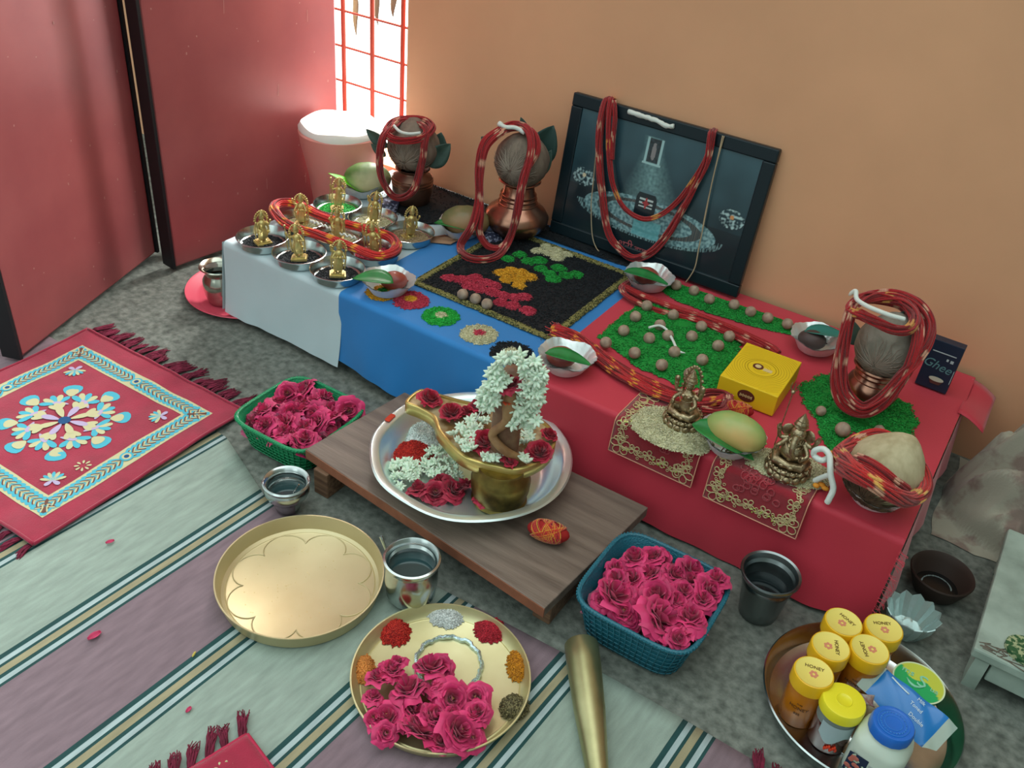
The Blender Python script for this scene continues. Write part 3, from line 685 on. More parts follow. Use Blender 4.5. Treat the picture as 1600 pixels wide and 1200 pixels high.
bundle(mb, [V2(1060, 245, .03), V2(960, 330, .06), V2(925, 500, .075), V2(925, 720, .09), V2(880, 900, .11), pw(800, 1030), pw(830, 1105), pw(930, 1135), pw(1050, 1110), V2(1130, 1010, .10), V2(1185, 850, .10), V2(1225, 620, .09), V2(1290, 380, .07), V2(1270, 240, .04), V2(1170, 200, .0)], n=22, R=.0085, r=.0019, N=130, closed=True, seed=9, pale=PALE, period=.08)
bundle(mb, [V2(1080, 255, .04), V2(975, 360, .065), V2(940, 560, .08), V2(945, 800, .095), V2(930, 940, .10), pw(985, 1040), pw(1080, 1055), V2(1150, 960, .09), V2(1190, 760, .095), V2(1240, 540, .085), V2(1330, 380, .06), V2(1300, 250, .03), V2(1180, 215, .0)], n=18, R=.008, r=.0019, N=130, closed=True, seed=10, pale=PALE, period=.08)
mb.build('thread_garland', m_thread, label='long red thread garland over the broad copper pot, trailing on the black seeds', cat='garland', sharp=0)
mb = MB(); mb.tube(spline([V2(1065, 190, .02), V2(1110, 215, .03), V2(1180, 220, .03), V2(1245, 255, .035)], 16), [.0065] * 3 + [.005] * 10 + [.006] * 3, 8)
mb.build('cotton_strand', m_cotton, label='white cotton strand on the coconut left of the picture frame', cat='thread', sharp=0)
m_pr = mat('dark_printed_wrapper', '#252a44', .5, vs=130, col2='#8f95b0', lo=.52, hi=.6)
for q, lb, rz in (((604, 322), 'dark blue printed packet between the white rice bowl and the copper pot by the window', .4), ((768, 372), 'dark blue printed packet beside the foot of the broad copper pot', 1.0)):
    mb = MB(); mb.grid(lambda u, w: ((u - .5) * .06, (w - .5) * .045, .011 * math.sin(PI * u) * math.sin(PI * w) + .0015 * math.sin(14 * u + 8 * w)), 12, 10)
    p = P(q[0], q[1], T + .010); mb.build('packet', m_pr, loc=p, rot=(.5, 0, rz), label=lb, cat='packet', solid=.001)

# pot on the red cloth
b3 = Vector((-.143, 1.640, T + .012)); F3, _ = right_of(b3); R3 = Z.cross(F3)
Y = lambda u, v: (1220 + u / 4.21, 440 + v / 4.21)
def V3(u, v, fo): return VP(*Y(u, v), b3, fo)
pot = thing('copper_pot', 'copper pot with ringed neck standing in green rice at the right of the altar', 'pot', b3)
mb = MB(); mb.lathe([(0, 0), (.032, 0), (.040, .006), (.049, .022), (.051, .036), (.046, .050), (.038, .058), (.036, .064), (.039, .068), (.036, .073), (.040, .079), (.048, .084), (.046, .087), (.036, .082), (.030, .070)], 48)
mb.build('pot_body', m_copper, pot)
mb = MB()
for z, r in ((.056, .0395), (.068, .0395), (.078, .0405)): mb.tube([(r * math.cos(a * PI / 24), r * math.sin(a * PI / 24), z) for a in range(48)], .0014, 6, closed=True)
mb.build('neck_ring', m_copper, pot)
coconut(b3 + Vector((0, 0, .132)) + F3 * .004, (.058, .058, .060), 'grey coconut on the right hand copper pot with a star of fibres', m=mat('grey_coconut_husk', '#7a7468', .9, vs=40, col2='#948c80', bump=.8, bs=60), whorl=F3 * .9 - R3 * .15 - Z * .35, seed=12)
for a, b, W, lb in (((500, 420), (455, 250), .035, 'dark leaf beside the left of the right hand coconut pot'), ((760, 300), (830, 200), .04, 'dark leaf behind the right hand coconut pot'), ((780, 470), (850, 360), .03, 'grey green leaf on the right side of the right hand coconut')):
    leaf_obj(V3(*a, -.01), V3(*b, -.01), W, lb, up=F3)
mb = MB()
bundle(mb, [V3(470, 170, .045), V3(432, 300, .062), V3(400, 450, .068), V3(365, 640, .074), V3(395, 780, .08), V3(480, 850, .085), V3(570, 860, .09), V3(680, 800, .085), V3(760, 690, .08), V3(840, 560, .07), V3(900, 400, .05), V3(900, 260, .01), V3(800, 150, -.03), V3(640, 110, -.03), V3(520, 120, .0)], n=30, R=.010, r=.0019, N=130, closed=True, seed=14, pale=PALE, period=.085)
bundle(mb, [V3(455, 200, .055), V3(410, 400, .07), V3(395, 600, .078), V3(430, 740, .082), V3(540, 830, .09), V3(660, 770, .09), V3(790, 620, .078), V3(880, 520, .06), V3(955, 400, .03), V3(975, 280, .0), V3(900, 160, -.02), V3(760, 95, -.03), V3(600, 95, -.02), V3(500, 140, .02)], n=34, R=.011, r=.0019, N=130, closed=True, seed=15, pale=PALE, period=.085)
bundle(mb, [V3(460, 180, .05), V3(540, 215, .062), V3(640, 265, .068), V3(760, 315, .066), V3(850, 305, .05), V3(880, 220, .01), V3(800, 130, -.02), V3(660, 100, -.02), V3(540, 110, .01)], n=26, R=.010, r=.0019, N=90, closed=True, seed=16, pale=hx('#e8a450'), period=.11)
mb.build('thread_garland', m_thread, label='thick red thread garland around the right hand coconut pot', cat='garland', sharp=0)
mb = MB(); mb.tube(spline([V3(450, 90, .03), V3(492, 62, .035), V3(500, 115, .05), V3(565, 160, .07), V3(640, 192, .08), V3(720, 222, .082), V3(815, 248, .075)], 34), [.002, .003] + [.0042] * 32, 8)
mb.v = [tuple(Vector(p)) for p in mb.v]
mb.build('cotton_strand', m_cotton, label='white cotton strand across the top of the right hand coconut', cat='thread', sharp=0)

# coconut in a bowl at the table corner
b4 = Vector((-.052, 1.362, T + .004)); F4, _ = right_of(b4); R4 = Z.cross(F4)
paper_bowl(b4, 'white paper bowl under the coconut at the front right table corner', r=.062, h=.036)
coconut(b4 + Vector((0, 0, .064)), (.062, .062, .064), 'pale pointed coconut in a bowl at the front right table corner', m=m_coco_l, tip=R4 * .25 + Z * .9 - F4 * .25)
mb = MB(); w = (F4 * .8 - R4 * .25 - Z * .45).normalized(); a = w.orthogonal().normalized(); bb = w.cross(a); rnd = random.Random(5)
for k in range(170):
    an = rnd.uniform(0, 2 * PI); s0 = rnd.uniform(.0, .2); s1 = rnd.uniform(.5, .95); pts = []
    for i in range(6):
        s = s0 + (s1 - s0) * i / 5; dr = (w * math.cos(s) + (a * math.cos(an) + bb * math.sin(an)) * math.sin(s)).normalized(); pts.append(b4 + Vector((0, 0, .062)) + dr * (.0650 + .002 * i / 5 + rnd.uniform(0, .0015)))
    mb.tube(pts, [.0014, .0013, .0012, .001, .0007, .0003], 4)
mb.build('coir_tuft', mat('brown_coir', '#6b5340', .9, vs=80, col2='#3c2c22'), label='dark brown fibre tuft at the lower end of the coconut in the corner bowl', cat='fibre', kind='stuff')
def V4(u, v, fo): return VP(1260 + u / 6.314, 640 + v / 6.314, b4, fo)
mb = MB()
bundle(mb, [V4(340, 440, .03), V4(470, 570, .080), V4(640, 690, .100), V4(850, 820, .095), V4(1030, 880, .06), V4(1160, 790, .02), V4(1140, 620, -.02), V4(1010, 440, -.05), V4(860, 310, -.06), V4(690, 250, -.06), V4(500, 310, -.04), V4(370, 390, .0)], n=40, R=.0110, r=.002, N=120, closed=True, seed=21, pale=hx('#f0b45a'), base=hx('#cf2220'), period=.10)
bundle(mb, [V4(320, 560, .04), V4(450, 640, .085), V4(640, 740, .105), V4(840, 860, .095), V4(1010, 900, .06), V4(1150, 830, .02), V4(1160, 680, -.02), V4(1040, 480, -.04), V4(880, 330, -.055), V4(690, 262, -.055), V4(480, 340, -.03), V4(340, 470, .01)], n=34, R=.010, r=.002, N=120, closed=True, seed=22, pale=PALE, base=hx('#bd1c1e'), period=.10)
bundle(mb, [V4(490, 480, .045), V4(620, 530, .06), V4(760, 620, .072), V4(880, 720, .07), V4(990, 800, .055)], n=24, R=.008, r=.0019, N=50, seed=23, pale=PALE, base=hx('#bb1a1c'))
mb.build('thread_garland', m_thread, label='bright red thread wreath around the coconut at the table corner', cat='garland', sharp=0)
mb = MB(); c4 = [V4(u, v, f) for u, v, f in ((210, 640, .05), (110, 690, .04), (40, 720, .035))]
mb.tube(spline([V4(230, 470, .035), V4(150, 500, .045), V4(75, 450, .04), (V4(90, 400, .04)), V4(170, 390, .04), V4(225, 450, .045), V4(235, 560, .055), V4(240, 650, .06), V4(265, 780, .065), V4(225, 880, .07), V4(205, 915, .07)], 60), .0052, 8)
mb.tube(spline([V4(235, 640, .058), V4(150, 670, .05), V4(80, 700, .045)], 16), .0045, 8)
mb.build('cotton_strand', m_cotton, label='thick white cotton strand curled left of the coconut at the table corner', cat='thread', sharp=0)
mb = MB(); mb.ell((0, 0, 0), (.007, .005, .004), 10, 7); mb.ell((.008, -.004, -.001), (.007, .005, .004), 10, 7); mb.ell((-.007, -.007, -.001), (.006, .005, .004), 10, 7)
for q, lb in (((150, 740, .045), 'orange turmeric pieces at the end of the white cotton strand'), ((260, 430, .02), 'orange knot beside the red thread wreath')):
    mb.build('turmeric', mat('turmeric_orange', '#e0912c', .7), loc=V4(*q), label=lb, cat='spice')

# ------------------------------------------------------------------ framed picture leaning on the wall
FW, FH = .508, .345; fb = Vector((-1.013, 1.862, T + .010)); th = math.asin(.040 / FH)
fr = thing('picture_frame', 'dark framed picture of a shrine leaning against the orange wall', 'picture', fb, rot=(-th, 0, 0))
m_frame = mat('black_frame', '#10222a', .35, bump=.1, bs=50)
mb = MB(); bw = .030
for c, d in (((FW / 2, .009, bw / 2), (FW, .018, bw)), ((FW / 2, .009, FH - bw / 2), (FW, .018, bw)), ((bw / 2, .009, FH / 2), (bw, .018, FH - 2 * bw)), ((FW - bw / 2, .009, FH / 2), (bw, .018, FH - 2 * bw))): mb.box(c, d)
mb.build('frame', m_frame, fr, flat=True, bevel=.003)
nrm = Vector((0, -math.cos(th), math.sin(th)))
def onf(u, v, off=0.0):
    d = Vector(ray(u, v)); o = Vector((0, 0, CZ)); t = ((fb - o).dot(nrm) + off) / d.dot(nrm); return o + d * t
ex = Vector((1, 0, 0)); ez = Vector((0, math.sin(th), math.cos(th)))
def floc(u, v): q = onf(u, v, -.004) - fb; return q.x, q.dot(ez)
S7 = lambda u, v: floc(880 + u / 4.616, 200 + v / 4.616)
K = {k: S7(*v) for k, v in dict(niche=(655, 165), dome=(595, 545), domeb=(595, 600), ringc=(610, 660), ringl=(230, 520), ringr=(1040, 700), lampl=(150, 350), lampr=(1215, 660), beam=(640, 330), txt=(560, 900)).items()}
def lerp(a, b, t): t = max(0, min(1, t)); return tuple(a[i] + (b[i] - a[i]) * t for i in range(3)) + (1,)
def picture_col(x, z):
    n = noise.noise(Vector((x * 160, z * 160, 1))); n2 = noise.noise(Vector((x * 22, z * 22, 4)))
    base = lerp(hx('#16303a'), hx('#3f616d'), (z - .12) / .22 + .25 * n2)
    nx, nz = K['niche']; cx, cz = K['ringc']
    if z < cz + .03: base = lerp(base, hx('#0f2028'), .7)
    bx = abs(x - (nx + (cx - nx) * (nz - z) / max(.01, nz - cz)))
    if cz < z < nz + .03: base = lerp(base, hx('#7fa9ab'), (1 - bx / (.028 + .45 * max(0, nz - z))) * (.75 + .5 * n))
    # pale platform around the shrine stone
    dx, dz = x - cx, z - cz; rx = .172; sl = 0.0; e = math.hypot(dx / rx, (dz - .0) / .046)
    if e < 1: base = lerp(hx('#9cc3c8'), hx('#577d86'), .5 + 1.6 * n)
    e3 = math.hypot(dx / (rx * .80), (dz - .002) / .036)
    if .82 < e3 < 1: base = lerp(hx('#24404a'), hx('#6d6660'), .5 + 1.4 * noise.noise(Vector((x * 400, 0, 1))))
    if e < 1.12 and e >= 1 and dz < 0: base = lerp(hx('#172a33'), hx('#88acb0'), .4 + 2 * noise.noise(Vector((x * 330, z * 90, 7))))
    if abs(dx) < .035 and -.045 < dz < -.004: base = lerp(base, hx('#6ec4cc'), .7)
    # niche with a small upright form
    ax, az = x - nx, z - nz
    if abs(ax) < .019 and abs(az) < .027: base = lerp(hx('#3a4850'), hx('#20282e'), .5 + n)
    if .015 < abs(ax) < .021 and abs(az) < .028: base = hx('#a8cfd2')
    if (ax / .006) ** 2 + ((az + .004) / .018) ** 2 < 1 or ax * ax + (az - .014) ** 2 < .0035 ** 2: base = hx('#8f8a8c')
    if abs(ax) < .024 and -.034 < az < -.028: base = hx('#a9cfd0')
    # dark rounded stone with three pale stripes and a red mark
    sx, sz = x - K['dome'][0], z - K['dome'][1]
    if abs(sx) < .026 and -.034 < sz < .010 or math.hypot(sx / .026, (sz - .010) / .022) < 1:
        base = hx('#14242c') if sz < .024 else hx('#5d7f88')
        for k in (-.009, 0, .009):
            if abs(sz - k) < .0022 and abs(sx) < .018: base = hx('#c9d6d6')
        if math.hypot(sx / .0034, sz / .014) < 1 or math.hypot(sx / .010, sz / .003) < 1: base = hx('#b0363a')
    for k, cl in (('lampl', '#e8d8b8'), ('lampr', '#e09a60')):
        lx, lz = x - K[k][0], z - K[k][1]; d = math.hypot(lx / .03, lz / .022)
        if d < 1 and n > -.05: base = lerp(base, hx('#bcdadd'), .3 + 1.6 * n)
        if math.hypot(lx, lz - .004) < .005: base = hx(cl)
    return base
mb = MB(); px0, px1, pz0, pz1 = bw - .004, FW - bw + .004, bw - .004, FH - bw + .004
mb.grid(lambda u, w: (px0 + (px1 - px0) * u, .004, pz0 + (pz1 - pz0) * w), 300, 190, col=lambda u, w: picture_col(px0 + (px1 - px0) * u, pz0 + (pz1 - pz0) * w))
pic = mb.build('picture', mat('glossy_print', (1, 1, 1), .35, attr=True, coat=.6), fr, sharp=0)
vs, fs = text_mesh('श्री', .030); mb = MB(); mb.add([Vector((v.x, -v.z, v.y)) for v in vs], fs)
x, z = S7(445, 850); mb.build('lettering', mat('pink_print', '#a8565c', .6), pic, loc=(x, .0032, z), flat=True)
vs, fs = text_mesh('बाबा', .022); mb = MB(); mb.add([Vector((v.x, -v.z, v.y)) for v in vs], fs)
x, z = S7(560, 890); mb.build('lettering', MATS['pink_print'], pic, loc=(x, .0032, z), flat=True)
mb = MB(); mb.box((FW / 2, .0195, FH / 2), (FW - .01, .003, FH - .01)); mb.build('backing_board', m_frame, fr, flat=True)
G = lambda u, v, off: onf(860 + u / 3.529, 130 + v / 3.529, off)
mb = MB()
bundle(mb, [G(330, 90, -.02), G(300, 100, .006), G(275, 250, .012), G(272, 420, .011), G(285, 600, .011), G(320, 820, .011), G(380, 915, .011), G(460, 965, .011), G(560, 930, .011), G(650, 830, .011), G(720, 700, .011), G(790, 570, .011), G(860, 430, .012), G(885, 300, .012), G(890, 275, .004), G(900, 262, -.02)], n=16, R=.0085, r=.0019, N=150, seed=31, pale=PALE, period=.075, flat=.7)
bundle(mb, [G(350, 90, -.02), G(330, 100, .008), G(318, 260, .014), G(325, 420, .013), G(350, 570, .012), G(410, 690, .012), G(510, 748, .012), G(610, 725, .012), G(700, 650, .012), G(770, 560, .012), G(850, 430, .012), G(895, 300, .012), G(900, 275, .004), G(912, 265, -.02)], n=11, R=.0065, r=.0018, N=150, seed=32, pale=hx('#e89a48'), period=.12, flat=.8)
bundle(mb, [G(352, 95, .004), G(355, 200, .013), G(345, 300, .012), G(338, 420, .012)], n=8, R=.006, r=.0018, N=40, seed=33, pale=PALE)
mb.build('thread_garland', m_thread, label='red thread garland hung over the top of the picture frame', cat='garland', sharp=0)
mb = MB(); mb.tube(spline([G(275, 130, .005), G(255, 350, .006), G(235, 560, .006), G(225, 680, .006), G(235, 860, .006), G(290, 950, .008), G(400, 1005, .012)], 60), .0014, 5)
mb.tube(spline([G(950, 290, .004), G(925, 400, .006), G(880, 600, .006), G(845, 780, .006), G(820, 900, .006), G(795, 1020, .008), G(745, 1100, .012)], 60), .0015, 5)
mb.tube(spline([G(958, 292, .004), G(915, 450, .006), G(870, 640, .006), G(838, 800, .006)], 40), .0011, 5)
mb.build('cream_string', mat('cream_string', '#b8a284', .8), label='thin cream string hanging in a loop over the picture frame', cat='string', sharp=0)
mb = MB(); mb.tube(spline([G(430, 155, .003), G(500, 178, .004), G(580, 205, .004), G(640, 235, .004), G(680, 238, .004)], 30), .0055, 8)
mb.v = [tuple(Vector(p) + Vector((0, 0, .0025 * noise.noise(Vector(p) * 120)))) for p in mb.v]
mb.build('cotton_strand', m_cotton, label='white cotton strand along the top edge of the picture frame', cat='thread', sharp=0)

# ------------------------------------------------------------------ boxes
m_yel = mat('yellow_card', '#e8c41c', .5, var=.03, vs=8); m_ydk = mat('ochre_print', '#b98f10', .6); m_brn = mat('brown_print', '#5e2a1c', .55)
yb = thing('gift_box', 'yellow cardboard box with an oval emblem on the red cloth', 'box', (-.336, 1.550, T + .0045), .03)
bx, by, bz = .116, .152, .046
mb = MB(); mb.box((0, 0, bz * .36), (bx - .003, by - .003, bz * .72)); mb.build('box_base', m_yel, yb, flat=True)
mb = MB(); mb.box((0, 0, bz / 2 + .0005), (bx, by, bz - .001)); ylid = mb.build('box_lid', m_yel, yb, flat=True, bevel=.0015)
mb = MB(); rnd = random.Random(2)
for k in range(14):
    s = .20 + k * .085; n = int(22 + k * 9)
    for i in range(n):
        a = 2 * PI * i / n; x, y = s * bx * .5 * math.cos(a) * 1.05, s * by * .5 * math.sin(a) * .8
        if abs(x) < bx / 2 - .004 and abs(y) < by / 2 - .004 and (k != 2):
            d = Vector((-math.sin(a) * 1.05, math.cos(a), 0)).normalized() * (.0018 if k not in (3, 4) else .0026); w = Vector((d.y, -d.x, 0)) * .22
            c = Vector((x, y, bz + .0002)); mb.poly([c - d - w, c + d - w, c + d + w, c - d + w])
mb.build('lid_pattern', m_ydk, ylid, flat=True)['kind'] = 'stuff'
mb = MB(); mb.prism(disc((-.008, .002), .0105, 28, 1.0), bz, bz + .0008); mb.build('lid_emblem', m_brn, ylid, flat=True)
mb = MB(); mb.prism(disc((-.008, .002), .0062, 20, 1.0), bz + .0008, bz + .0012); mb.prism([(.0035, -.006), (.021, -.006), (.021, .004), (.0035, .004)], bz, bz + .0006)
mb.build('emblem_centre', mat('cream_print', '#d8c088', .6), ylid, flat=True)
mb = MB(); mb.prism(disc((0, 0), .0125, 28, 1.35), 0, .0008); mb.build('side_emblem', m_brn, ylid, loc=(0, -by / 2, bz * .5), rot=(PI / 2, 0, 0), flat=True)
mb = MB()
for i in range(9): mb.box(((i - 4) * .0028, 0, .001), (.0016, .004 if i % 2 else .006, .0004))
mb.build('side_lettering', mat('cream_print', '#d8c088', .6), ylid, loc=(0, -by / 2 - .0002, bz * .5), rot=(PI / 2, 0, 0), flat=True)

gb = thing('ghee_box', 'small dark blue ghee carton standing by the wall at the right', 'box', (-.050, 1.800, T + .005), .0, rot=(-.10, 0, -.02))
gw, gh, gd = .062, .104, .028
m_navy = mat('navy_card', '#16283f', .45); m_wp = mat('white_print', '#b8c4c8', .6)
mb = MB(); mb.box((0, 0, gh / 2), (gw, gd, gh)); car = mb.build('carton', m_navy, gb, flat=True, bevel=.001)
mb = MB(); mb.box((0, -gd / 2 - .0003, gh * .78), (gw * .74, .0005, .002)); mb.box((gw * .30, -gd / 2 - .0003, gh * .66), (.006, .0005, .006)); mb.box((gw * .16, -gd / 2 - .0003, gh * .67), (.004, .0005, .005)); mb.box((gw * .47, -gd / 2 - .0003, gh * .36), (.0012, .0005, .03))
mb.build('printed_marks', m_wp, car, flat=True)
vs, fs = text_mesh('Ghee', .026, .0002); mb = MB(); mb.add([Vector((v.x + v.y * .25, -v.z - gd / 2 - .0004, v.y)) for v in vs], fs); mb.build('lettering', mat('teal_print', '#5f8f94', .6), car, loc=(-.002, 0, gh * .50), rot=(0, .12, 0), flat=True)
mb = MB(); mb.lathe([(0, 0), (.009, .0), (.0145, .010), (.0148, .011)], 24); mb.v = [(x, y * .12, z) for x, y, z in mb.v]; mb.build('printed_bowl', mat('brown_print2', '#5a3a34', .6), car, loc=(.004, -gd / 2 - .001, gh * .13), flat=True)
mb = MB(); mb.prism(disc((0, 0), .0048, 24, 3.0), 0, .0006); mb.build('printed_cream', mat('cream_print3', '#c8ccb8', .6), car, loc=(.004, -gd / 2 - .0024, gh * .24), rot=(PI / 2, 0, 0), flat=True)

# ------------------------------------------------------------------ threads lying on the red cloth
mb = MB(); zz = T2 + .010
bundle(mb, PP([(972, 446), (1004, 462), (1050, 480), (1095, 495), (1150, 516), (1200, 540), (1216, 552)], zz), n=20, R=.0085, r=.0018, N=90, seed=41, pale=PALE, period=.06, flat=.6)
bundle(mb, PP([(986, 440), (972, 452), (985, 466), (1025, 484), (1085, 500), (1140, 522), (1190, 545)], zz), n=16, R=.008, r=.0018, N=90, seed=42, pale=PALE, period=.06, flat=.6)
mb.build('thread_skein', m_thread, label='red thread skein along the back of the large green rice bed', cat='thread', sharp=0)
mb = MB(); zz = T2 + .011
bundle(mb, PP([(862, 512), (900, 524), (945, 558), (985, 584), (1030, 606), (1062, 618)], zz), n=30, R=.0105, r=.0018, N=90, seed=43, pale=hx('#f09a30'), base=hx('#c41a22'), period=.055, flat=.6, loose=.003)
bundle(mb, PP([(862, 520), (905, 540), (950, 572), (995, 600), (1040, 620), (1085, 630), (1125, 625), (1140, 618)], zz), n=30, R=.0105, r=.0018, N=100, seed=44, pale=hx('#f09a30'), base=hx('#c41a22'), period=.055, flat=.6, loose=.003)
bundle(mb, PP([(1085, 618), (1110, 612), (1135, 618), (1128, 640), (1095, 640)], zz + .004), n=20, R=.009, r=.0018, N=60, seed=45, pale=PALE, base=hx('#a8161c'), flat=.7)
for k in range(26):
    a = P(866 + random.uniform(-4, 14), 508 + random.uniform(-2, 16), zz); mb.tube([a, a + Vector((random.uniform(-.02, 0), random.uniform(-.006, .010), random.uniform(-.004, .006)))], .0012, 4, col=REDT)
mb.build('thread_skein', m_thread, label='thick red and yellow thread skein along the front of the green rice bed', cat='thread', sharp=0)
def thread_ball(p, label, L=.030, Rr=.015, rz=0, wide=False):
    t = thing('thread_ball', label, 'thread', p, rz)
    mb = MB(); mb.ell((0, 0, Rr), (L * .95, Rr * .92, Rr * .92), 20, 12); mb.build('core', mat('red_thread_core', '#9c1a1a', .9), t)
    mb = MB()
    for k in range(46):
        ph = k * .61; tl = (-.9 if k % 2 else .9) * (.55 + .4 * math.sin(k * 1.3)); pts = []
        for i in range(20):
            a = 2 * PI * i / 20; v = Vector((L * .95 * math.sin(a) * math.sin(tl + ph * .0) * 1.0, Rr * math.cos(a), Rr * math.sin(a) * math.cos(tl)))
            v = Vector((v.x * (1 if abs(tl) < 2 else 1), v.y * math.cos(ph) - v.z * math.sin(ph), v.y * math.sin(ph) + v.z * math.cos(ph)))
            s = 1.0 / math.sqrt((v.x / L) ** 2 + (v.y / Rr) ** 2 + (v.z / Rr) ** 2 + 1e-9); pts.append(v * s * 1.0 + Vector((0, 0, Rr)))
        mb.tube(pts, .0011, 5, True, 0, YELT if (k // 3) % 3 == 0 else (hx('#d2301c') if k % 3 else REDT))
    mb.build('wound_thread', m_thread, t, sharp=0); return t
thread_ball(P(1152, 648, T2), 'red and orange ball of thread between the yellow box and the mango', .030, .014, .2)

# ------------------------------------------------------------------ embroidered mats folded over the front edge
m_vel = mat('red_velvet', '#8e1224', .9, sheen=.6, var=.12, vs=40, bump=.3, bs=300); m_gthr = mat('gold_thread', '#ccb98c', .45, metal=.3); m_seq = mat('green_gold_sequin', '#c8e070', .15, metal=.8); m_pip = mat('pink_gold_piping', '#dc9a80', .5)
FR = 1.288
def fold(back):
    L1 = back - FR; R = .010
    def g(p):
        x, s, n = p
        if s < L1: return (x, back - s, T2 + .001 + n)
        a = (s - L1) / R
        if a < PI / 2: return (x, FR - (R + n + .001) * math.sin(a), T2 - R + (R + .001 + n) * math.cos(a))
        d = (s - L1) - R * PI / 2; return (x, FR - R - .001 - n - d * .10, T2 - R - d * .98)
    return g
def flower(mb, c, r, n, rnd, filled=None, a0=0):
    for k in range(n):
        a = a0 + 2 * PI * k / n; L = r; w = r * .42; ca, sa = math.cos(a), math.sin(a); pts = []
        for i in range(12):
            t = 2 * PI * i / 12; x = L * .55 + L * .45 * math.cos(t); y = w * math.sin(t) * (.55 + .45 * (x / L)); pts.append((c[0] + x * ca - y * sa, c[1] + x * sa + y * ca, .0012))
        mb.tube(pts, .0011, 5, True, 0)
def table_mat(x0, x1, back, sl, label, seed, cy):
    t = thing('table_mat', label, 'mat', (0, 0, 0), group=None); g = fold(back); rnd = random.Random(seed)
    mb = MB(); mb.grid(lambda u, w: (x0 + (x1 - x0) * u, sl * w, 0), 20, 60); mb.map(g); mb.build('velvet', m_vel, t, solid=-.0008, sharp=0)
    mb = MB(); pp = [(x0, sl * i / 30, .001) for i in range(31)] + [(x0 + (x1 - x0) * i / 20, sl, .001) for i in range(1, 21)] + [(x1, sl * (1 - i / 30), .001) for i in range(1, 31)] + [(x1 + (x0 - x1) * i / 20, 0, .001) for i in range(1, 20)]
    mb.tube([g(p) for p in pp], .0011, 5, True); mb.build('piping', m_pip, t, sharp=0)
    mb = MB(); q = MB(); w = x1 - x0; ins = .021
    for cx, cs in ((x0 + ins, sl - ins), (x1 - ins, sl - ins), (x0 + ins, ins), (x1 - ins, ins)): flower(mb, (cx, cs), .0205, 5, rnd, a0=rnd.uniform(0, 6))
    path = [(x0 + ins + (w - 2 * ins) * i / 40, sl - ins + .0045 * math.sin(i * .62)) for i in range(41)]
    sides = [[(x + .0 + .004 * math.sin(i * .62) * 1, ins + (sl - 2 * ins) * i / 40) for i in range(41)] for x in (x0 + ins * .9, x1 - ins * .9)]
    for pth in [path] + sides:
        for o in (-.0007, .0007, .002): mb.tube([(a + o, b + o, .001) for a, b in pth], .0007, 4)
        for i in range(3, 39, 3):
            a, b = pth[i]; an = rnd.uniform(0, 6)
            if i % 9 == 0: flower(mb, (a, b), .0115, 4, rnd, a0=an)
            else:
                for sgn in (-1, 1):
                    cx, cy_ = a + .0072 * math.cos(an) * sgn, b + .0072 * math.sin(an) * sgn; mb.tube([(cx + .0026 * math.cos(k * .9), cy_ + .0026 * math.sin(k * .9), .001) for k in range(7)], .0009, 4, True)
    for i in range(26):
        a, b = rnd.choice(path + path + sides[0]); q.ell((a + rnd.uniform(-.006, .006), b + rnd.uniform(-.006, .006), .0016), (.0016, .0016, .0008), 8, 5)
    mb.map(g); q.map(g); mb.build('gold_embroidery', m_gthr, t, sharp=0); q.build('sequins', m_seq, t, sharp=0, kind='stuff')
    r = MB()
    for i in range(34):
        cx = x0 + w * (.28 + .44 * rnd.random()); cy_ = sl * (.30 + .42 * rnd.random()); n = 12
        r.tube([(cx + .006 * math.cos(k * PI / 6), cy_ + .006 * math.sin(k * PI / 6), .0014) for k in range(12)], .0011, 5, True)
    r.map(g); r.build('velvet_roses', mat('raised_velvet', '#a01428', .8, sheen=.6), t, sharp=0)
table_mat(-.508, -.338, 1.392, .182, 'red velvet mat with gold flowers under the left brass idol', 1, 0)
table_mat(-.312, -.138, 1.372, .168, 'red velvet mat with gold flowers under the elephant headed idol', 2, 0)
def heap(pts, label, z=T2 + .002, h=.008, n=2600, cols=CRM):
    mb = MB(); patch(mb, PP(pts, T), z, h, cols, n, L=.0026, W=.0011, edge=.002, nb=70, flatness=4); stuff(mb, 'rice_heap', label, 'rice')
heap([(985, 655), (1010, 640), (1060, 640), (1100, 665), (1112, 700), (1095, 716), (1045, 708), (1005, 690), (985, 672)], 'pale rice heap under the left brass idol')
heap([(1165, 712), (1200, 705), (1250, 712), (1292, 740), (1290, 770), (1240, 765), (1190, 745), (1165, 728)], 'pale rice heap under the elephant headed idol')

